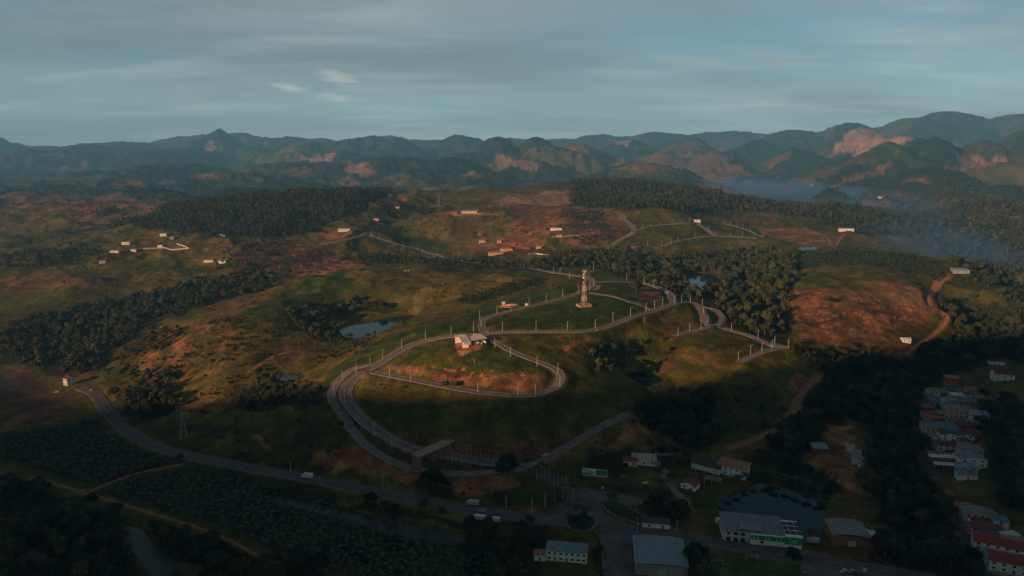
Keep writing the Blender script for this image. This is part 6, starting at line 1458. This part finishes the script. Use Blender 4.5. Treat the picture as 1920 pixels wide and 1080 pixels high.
def boxvan(px, py, rot, L, h, cl, name, cat, lab, dz=.3):
    x, y, z = at(px, py, dz); e = empty(name, (x, y, z), R(rot)); tag(e, lab, cat)
    b = Buf(); b.box(-.9, 0, .7, L - 1.9, 2.4, h - .7); b.obj('cargo_box' if name == 'truck' else 'body', carpaint[cl], e)
    b = Buf(); b.add([(L / 2 - 1.7, -1.15, .5), (L / 2, -1.15, .5), (L / 2, 1.15, .5), (L / 2 - 1.7, 1.15, .5), (L / 2 - 1.7, -1.15, 2.5), (L / 2 - .5, -1.1, 2.5), (L / 2 - .5, 1.1, 2.5), (L / 2 - 1.7, 1.15, 2.5)], [(4, 5, 6, 7), (0, 1, 5, 4), (1, 2, 6, 5), (2, 3, 7, 6), (3, 0, 4, 7), (3, 2, 1, 0)]); b.obj('cab', carpaint[cl], e)
    b = Buf(); b.box(L / 2 - .62, 0, 1.5, .8, 2.1, .8); b.obj('windscreen', glassm, e)
    if name == 'bus':
        b = Buf(); b.box(-.9, 0, 1.6, L - 2.6, 2.46, .9); b.obj('window_band', glassm, e)
    for sx in (-L / 2 + 1.2, L / 2 - 1.2):
        for sy in (-1.05, 1.05): b = Buf(); b.tube((sx, sy - .15, .5), (sx, sy + .15, .5), .5, .5, 10); b.obj('wheel', tyre, e)
boxvan(576, 897, 168, 8, 3.4, 'white', 'truck', 'truck', 'white box truck driving on the highway below the red bank'); boxvan(886, 947, 170, 8, 3.2, 'silver', 'truck', 'truck', 'pale truck parked on the verge left of the junction lawn', .1)
boxvan(898, 975, 170, 8, 3.2, 'white', 'truck', 'truck', 'white truck half hidden by the trees on the near side of the highway', .1); boxvan(928, 978, 170, 6, 2.8, 'white', 'truck', 'truck', 'small white truck right of the half hidden one', .1)
boxvan(1628, 1008, 95, 11, 3.2, 'white', 'bus', 'bus', 'white bus parked right of the curved roof warehouse'); boxvan(1639, 1010, 97, 11, 3.2, 'silver', 'bus', 'bus', 'grey bus parked beside the white bus'); boxvan(1523, 1018, 170, 7, 3.0, 'silver', 'truck', 'truck', 'grey truck in the gap between store and warehouse', .1)
# white stone blocks stacked at the dirt yard
blk = Buf(); blk.box(0, 0, -.1, 2.6, 1.7, 1.5, 0, .93); blk.box(.2, .1, 1.4, 1.9, 1.4, .25, .1, .85); BM = blk.mesh('stone_block', pm('pale_stone', (.48, .47, .45), var=.25)); r = np.random.RandomState(8)
BL = [(1587, 836), (1592, 838), (1597, 837), (1590, 843), (1596, 844), (1601, 842), (1594, 849), (1600, 848), (1606, 846), (1611, 847), (1602, 853), (1608, 852), (1614, 852), (1600, 858), (1606, 858), (1612, 858), (1598, 864), (1604, 864), (1610, 864), (1616, 862), (1601, 869), (1607, 870), (1613, 869), (1617, 872), (1611, 875)]
for i, (px, py) in enumerate(BL):
    x, y, z = at(px + r.randn() * .6, py + r.randn() * .6); o = bpy.data.objects.new('stone_block', BM); COL.objects.link(o); o.location = (x, y, z); o.rotation_euler = (0, 0, r.rand() * 3); s_ = .75 + .5 * r.rand(); o.scale = (s_, s_, s_)
    tag(o, 'pale stone block of the heap along the right edge of the dirt yard', 'stone block', 'stone blocks of the dirt yard')
CLEAR.append((*gp(1602, 855), 11))
# football goals
for px, py, lab in ((1345, 1058, 'white goal frame at the left end of the football lawn'), (1410, 1050, 'white goal frame at the upper edge of the football lawn')):
    x, y, z = at(px, py); e = empty('goal', (x, y, z), R(-8)); tag(e, lab, 'goal'); tube_obj('goal_frame', [((-3, 0, -.2), (-3, 0, 2.4), .07, .07), ((3, 0, -.2), (3, 0, 2.4), .07, .07), ((-3, 0, 2.4), (3, 0, 2.4), .07, .07)], W['white'], e); tube_obj('back_stay', [((-3, 0, 2.4), (-3, 1.6, 0), .04, .04), ((3, 0, 2.4), (3, 1.6, 0), .04, .04)], W['white'], e)
# cattle on the meadow
cow = Buf(); 
COWM = pm('cow_hide', (.60, .55, .48))
def cow_mesh():
    bm = bmesh.new(); V = [(-.9, 0, 1.1), (0, 0, 1.15), (.8, 0, 1.2), (1.15, 0, 1.45), (1.5, 0, 1.3)]
    me = bpy.data.meshes.new('cow'); co = V + [(-.8, .25, .55), (-.75, .25, 0), (-.8, -.25, .55), (-.75, -.25, 0), (.7, .25, .55), (.7, .25, 0), (.7, -.25, .55), (.7, -.25, 0), (-1.1, 0, 1.0), (-1.15, 0, .5)]
    me.from_pydata(co, [(0, 1), (1, 2), (2, 3), (3, 4), (0, 5), (5, 6), (0, 7), (7, 8), (2, 9), (9, 10), (2, 11), (11, 12), (0, 13), (13, 14)], []); me.materials.append(COWM)
    o = bpy.data.objects.new('cow', me); COL.objects.link(o); sk = o.modifiers.new('skin', 'SKIN')
    rad = [.36, .40, .34, .2, .16] + [.13, .08] * 4 + [.05, .03]
    for v, rr in zip(me.skin_vertices[0].data, rad): v.radius = (rr, rr)
    me.skin_vertices[0].data[1].use_root = True; o.modifiers.new('sub', 'SUBSURF').levels = 1
    return o
c0 = cow_mesh()
for i, (px, py, rz_, lab) in enumerate(((759, 509, 0, 'pale cow, left one of the pair grazing on the long meadow crest'), (766, 509, 150, 'pale cow, right one of the pair grazing on the long meadow crest'), (1119, 621, 40, 'pale cow standing below the crest road'))):
    o = c0 if i == 0 else c0.copy()
    if i: COL.objects.link(o)
    x, y, z = at(px, py); o.location = (x, y, z); o.rotation_euler = (0, 0, R(rz_)); tag(o, lab, 'cow')
# ------------------------------------------------------------------ planting (after the buildings, so that their plots stay free)
PLACE = {
 'far': 'dark tree of the wood on the far ridge', 'wood': 'dark tree in the wood behind the telecom tower', 'valley': 'dark tree in the wooded hollow beyond the left fields',
 'pond': 'tree on the bank of the pond behind the left meadow strip', 'slope': 'tree in the clump on the left slope above the highway', 'pond wood': 'dark tree in the wood below the small pond',
 'valley wood': 'tall dark tree in the wood between the quarry yard and the village', 'village wood': 'dark tree on the slope behind the village houses', 'riverside': 'dark tree in the riverside wood beside the banana field',
 'avenue': 'dark tree beside the road junction apron', 'shop': 'dark tree beside the road near the green fronted store', 'drive': 'broad dark tree beside the parking bay above the highway',
 'farm': 'garden tree around the farmhouses', 'lake': 'tree behind the far bank of the rectangular lake', 'misty valley': 'tree of the misty valley wood', 'hollow': 'tree in the clump above the small pond',
 'meadow': 'small tree on the dry meadow slope', 'slope wood': 'tree on the dry left hill', 'left': 'tree by the far left houses', 'roadside': 'low tree on the bank beside the highway', 'bank': 'dark round tree on the red bank above the highway'}
tx, ty, tk, ts, tp = [], [], [], [], []
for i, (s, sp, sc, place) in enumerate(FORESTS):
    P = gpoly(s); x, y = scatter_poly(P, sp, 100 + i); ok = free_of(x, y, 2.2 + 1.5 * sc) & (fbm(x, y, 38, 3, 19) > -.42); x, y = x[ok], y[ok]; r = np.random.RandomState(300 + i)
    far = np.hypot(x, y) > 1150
    k = np.where(far, r.choice(FAR_K, len(x), p=[.4, .3, .3]), r.choice(6, len(x), p=[.24, .18, .17, .13, .14, .14] if place not in ('misty valley', 'valley wood', 'village wood') else [.36, .04, .26, .28, .02, .04]))  # shade of these three woods put into leaf colour by mostly dark kinds
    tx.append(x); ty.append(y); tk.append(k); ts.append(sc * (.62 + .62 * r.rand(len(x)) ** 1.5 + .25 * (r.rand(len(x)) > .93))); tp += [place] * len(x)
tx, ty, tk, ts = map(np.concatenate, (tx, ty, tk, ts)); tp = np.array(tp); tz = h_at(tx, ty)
wdt = np.array([k[3] for k in KIND])[tk] * ts; dist = np.sqrt(tx ** 2 + ty ** 2 + (CAMZ - tz) ** 2)
vis = in_view(tx, ty, tz + 5)
score = np.where(vis, wdt / dist, 0) - 0.0
order = np.argsort(-score)
IND = 272
ind = order[:IND]; rest = np.ones(len(tx), bool); rest[ind] = False
SIZEW = ['low round', 'mid sized', 'tall broad']; KW = {0: 'round topped', 1: 'loose crowned', 2: 'compact', 3: 'wide spreading', 4: 'olive green', 5: 'upright', 6: 'round topped', 7: 'upright', 8: 'broad'}
SRC = {}
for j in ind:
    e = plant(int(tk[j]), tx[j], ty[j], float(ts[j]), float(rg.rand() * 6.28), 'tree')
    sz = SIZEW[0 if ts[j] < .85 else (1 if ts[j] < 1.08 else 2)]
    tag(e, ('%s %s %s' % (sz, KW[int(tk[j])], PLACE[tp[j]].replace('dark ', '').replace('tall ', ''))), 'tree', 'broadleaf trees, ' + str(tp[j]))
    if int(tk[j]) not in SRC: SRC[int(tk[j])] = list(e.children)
for k, (px, py) in {6: (470, 372), 7: (560, 372), 8: (1180, 350)}.items():
    if k not in SRC:
        x, y = gp(px, py); e = plant(k, x, y, 1.1, .5, 'tree'); tag(e, 'dark tree of the wood on the far ridge, standing a little proud', 'tree', 'broadleaf trees, far'); SRC[k] = list(e.children)
print('trees', len(tx), 'individual', len(ind))
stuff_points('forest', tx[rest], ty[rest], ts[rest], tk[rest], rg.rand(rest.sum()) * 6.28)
bx_, by_, bk_, bs_ = [], [], [], []
for i, (s, sp, sc) in enumerate(BUSHES):
    P = gpoly(s); x, y = scatter_poly(P, sp, 500 + i); ok = free_of(x, y, 1.2); x, y = x[ok], y[ok]; r = np.random.RandomState(700 + i)
    dn = fbm(x, y, 45, 3, 17); keep = r.rand(len(x)) < np.clip(.45 + 1.1 * dn, .04, .95); x, y = x[keep], y[keep]
    bx_.append(x); by_.append(y); bs_.append(sc * (.35 + 1.0 * r.rand(len(x)) ** 2)); bk_.append(r.choice(BUSH_K, len(x)))
bx_, by_, bk_, bs_ = map(np.concatenate, (bx_, by_, bk_, bs_))
for k, (px, py) in zip(BUSH_K, ((985, 856), (620, 880), (1440, 735))):
    x, y = gp(px, py); e = plant(k, x, y, 1.0, 0, 'bush'); SRC[k] = list(e.children)
    tag(e, {0: 'olive bush at the roadside fork below the palm rows', 1: 'bush alone on the bare red bank', 2: 'small dark bush on the green terrace by the dirt track'}[BUSH_K.index(k)], 'bush')
stuff_points('undergrowth', bx_, by_, bs_, bk_, rg.rand(len(bx_)) * 6.28)
nx_, ny_, nk_, ns_ = [], [], [], []
for i, (s, sp, sc) in enumerate(BANANAS):
    P = gpoly(s); x, y = scatter_poly(P, sp, 900 + i); ok = free_of(x, y, 1.5); x, y = x[ok], y[ok]; r = np.random.RandomState(950 + i)
    keep = r.rand(len(x)) < .94
    nx_.append(x[keep]); ny_.append(y[keep]); ns_.append(sc * (.7 + .5 * r.rand(keep.sum()))); nk_.append(r.choice(BAN_K, keep.sum()))
nx_, ny_, nk_, ns_ = map(np.concatenate, (nx_, ny_, nk_, ns_))
for k, (px, py) in zip(BAN_K, ((452, 905), (640, 1000), (300, 900))):
    x, y = gp(px, py); e = plant(k, x, y, 1.0, 0, 'banana_plant'); SRC[k] = list(e.children)
    tag(e, ['banana plant at the roadside edge of the banana field', 'banana plant deep in the dark banana field', 'banana plant beside the dirt track between the fields'][BAN_K.index(k)], 'banana plant')
stuff_points('banana_field', nx_, ny_, ns_, nk_, rg.rand(len(nx_)) * 6.28)
print('bushes', len(bx_), 'bananas', len(nx_))
# ------------------------------------------------------------------ air
def volume_mat(name, col, dens, aniso=0.0):
    m = bpy.data.materials.new(name); m.use_nodes = True; t = m.node_tree; t.nodes.clear()
    o = N(t, 'ShaderNodeOutputMaterial'); v = N(t, 'ShaderNodeVolumePrincipled'); v.inputs['Color'].default_value = (*col, 1)
    v.inputs['Density'].default_value = dens; v.inputs['Anisotropy'].default_value = aniso; t.links.new(v.outputs[0], o.inputs['Volume'])
    return m
HAZE_D = 0.000105
hb = Buf(); hb.box(0, 0, -30, 27200, 27200, 880); ho = hb.obj('haze', volume_mat('haze_air', (.21, .58, 1.0), HAZE_D)); ho['kind'] = 'stuff'
def mist(px, py, Y, hw, hd, hz, dens, seed, zb=0):
    x = (px - 960) / FPX * Y; bm = bmesh.new(); bmesh.ops.create_icosphere(bm, subdivisions=4, radius=1.0); r = np.random.RandomState(seed)
    for v in bm.verts:
        n = 1 + .3 * float(perlin(v.co.x * 2.3 + seed, v.co.y * 2.3 + v.co.z, 3)) + .18 * float(perlin(v.co.x * 5 + seed, v.co.y * 5 - v.co.z, 5))
        v.co = Vector((v.co.x * hw * n, v.co.y * hd * n, v.co.z * hz * (.8 + .4 * (n - .7))))
    me = bpy.data.meshes.new('mist'); bm.to_mesh(me); bm.free(); me.shade_smooth()
    o = bpy.data.objects.new('mist', me); COL.objects.link(o); o.location = (x, Y, zb); o['kind'] = 'stuff'
    me.materials.append(volume_mat('mist_air', (.15, .44, 1.0), dens * .85)); return o
for k_, (px_, py_, Y_, hw_, hd_, hz_, dn_) in enumerate(((1360, 350, 3900, 330, 500, 70, .0007), (1430, 355, 3500, 330, 600, 60, .0008), (1500, 365, 3100, 260, 500, 55, .0009), (1545, 372, 2700, 200, 380, 55, .0010), (1600, 392, 2250, 170, 380, 50, .0010),
        (1650, 415, 1900, 140, 330, 55, .0011), (1700, 440, 1600, 130, 330, 50, .0012), (1740, 470, 1350, 110, 260, 45, .0013), (1780, 500, 1150, 90, 200, 40, .0013), (1340, 325, 5200, 420, 500, 80, .0005), (1480, 400, 1900, 120, 200, 35, .0006))):
    mist(px_, py_, Y_, hw_, hd_, hz_ * (1 + .5 * (k_ % 2)), dn_ * (1 - .3 * (k_ % 2)), k_ * 3 + 1, 20 + 14 * (k_ % 3))
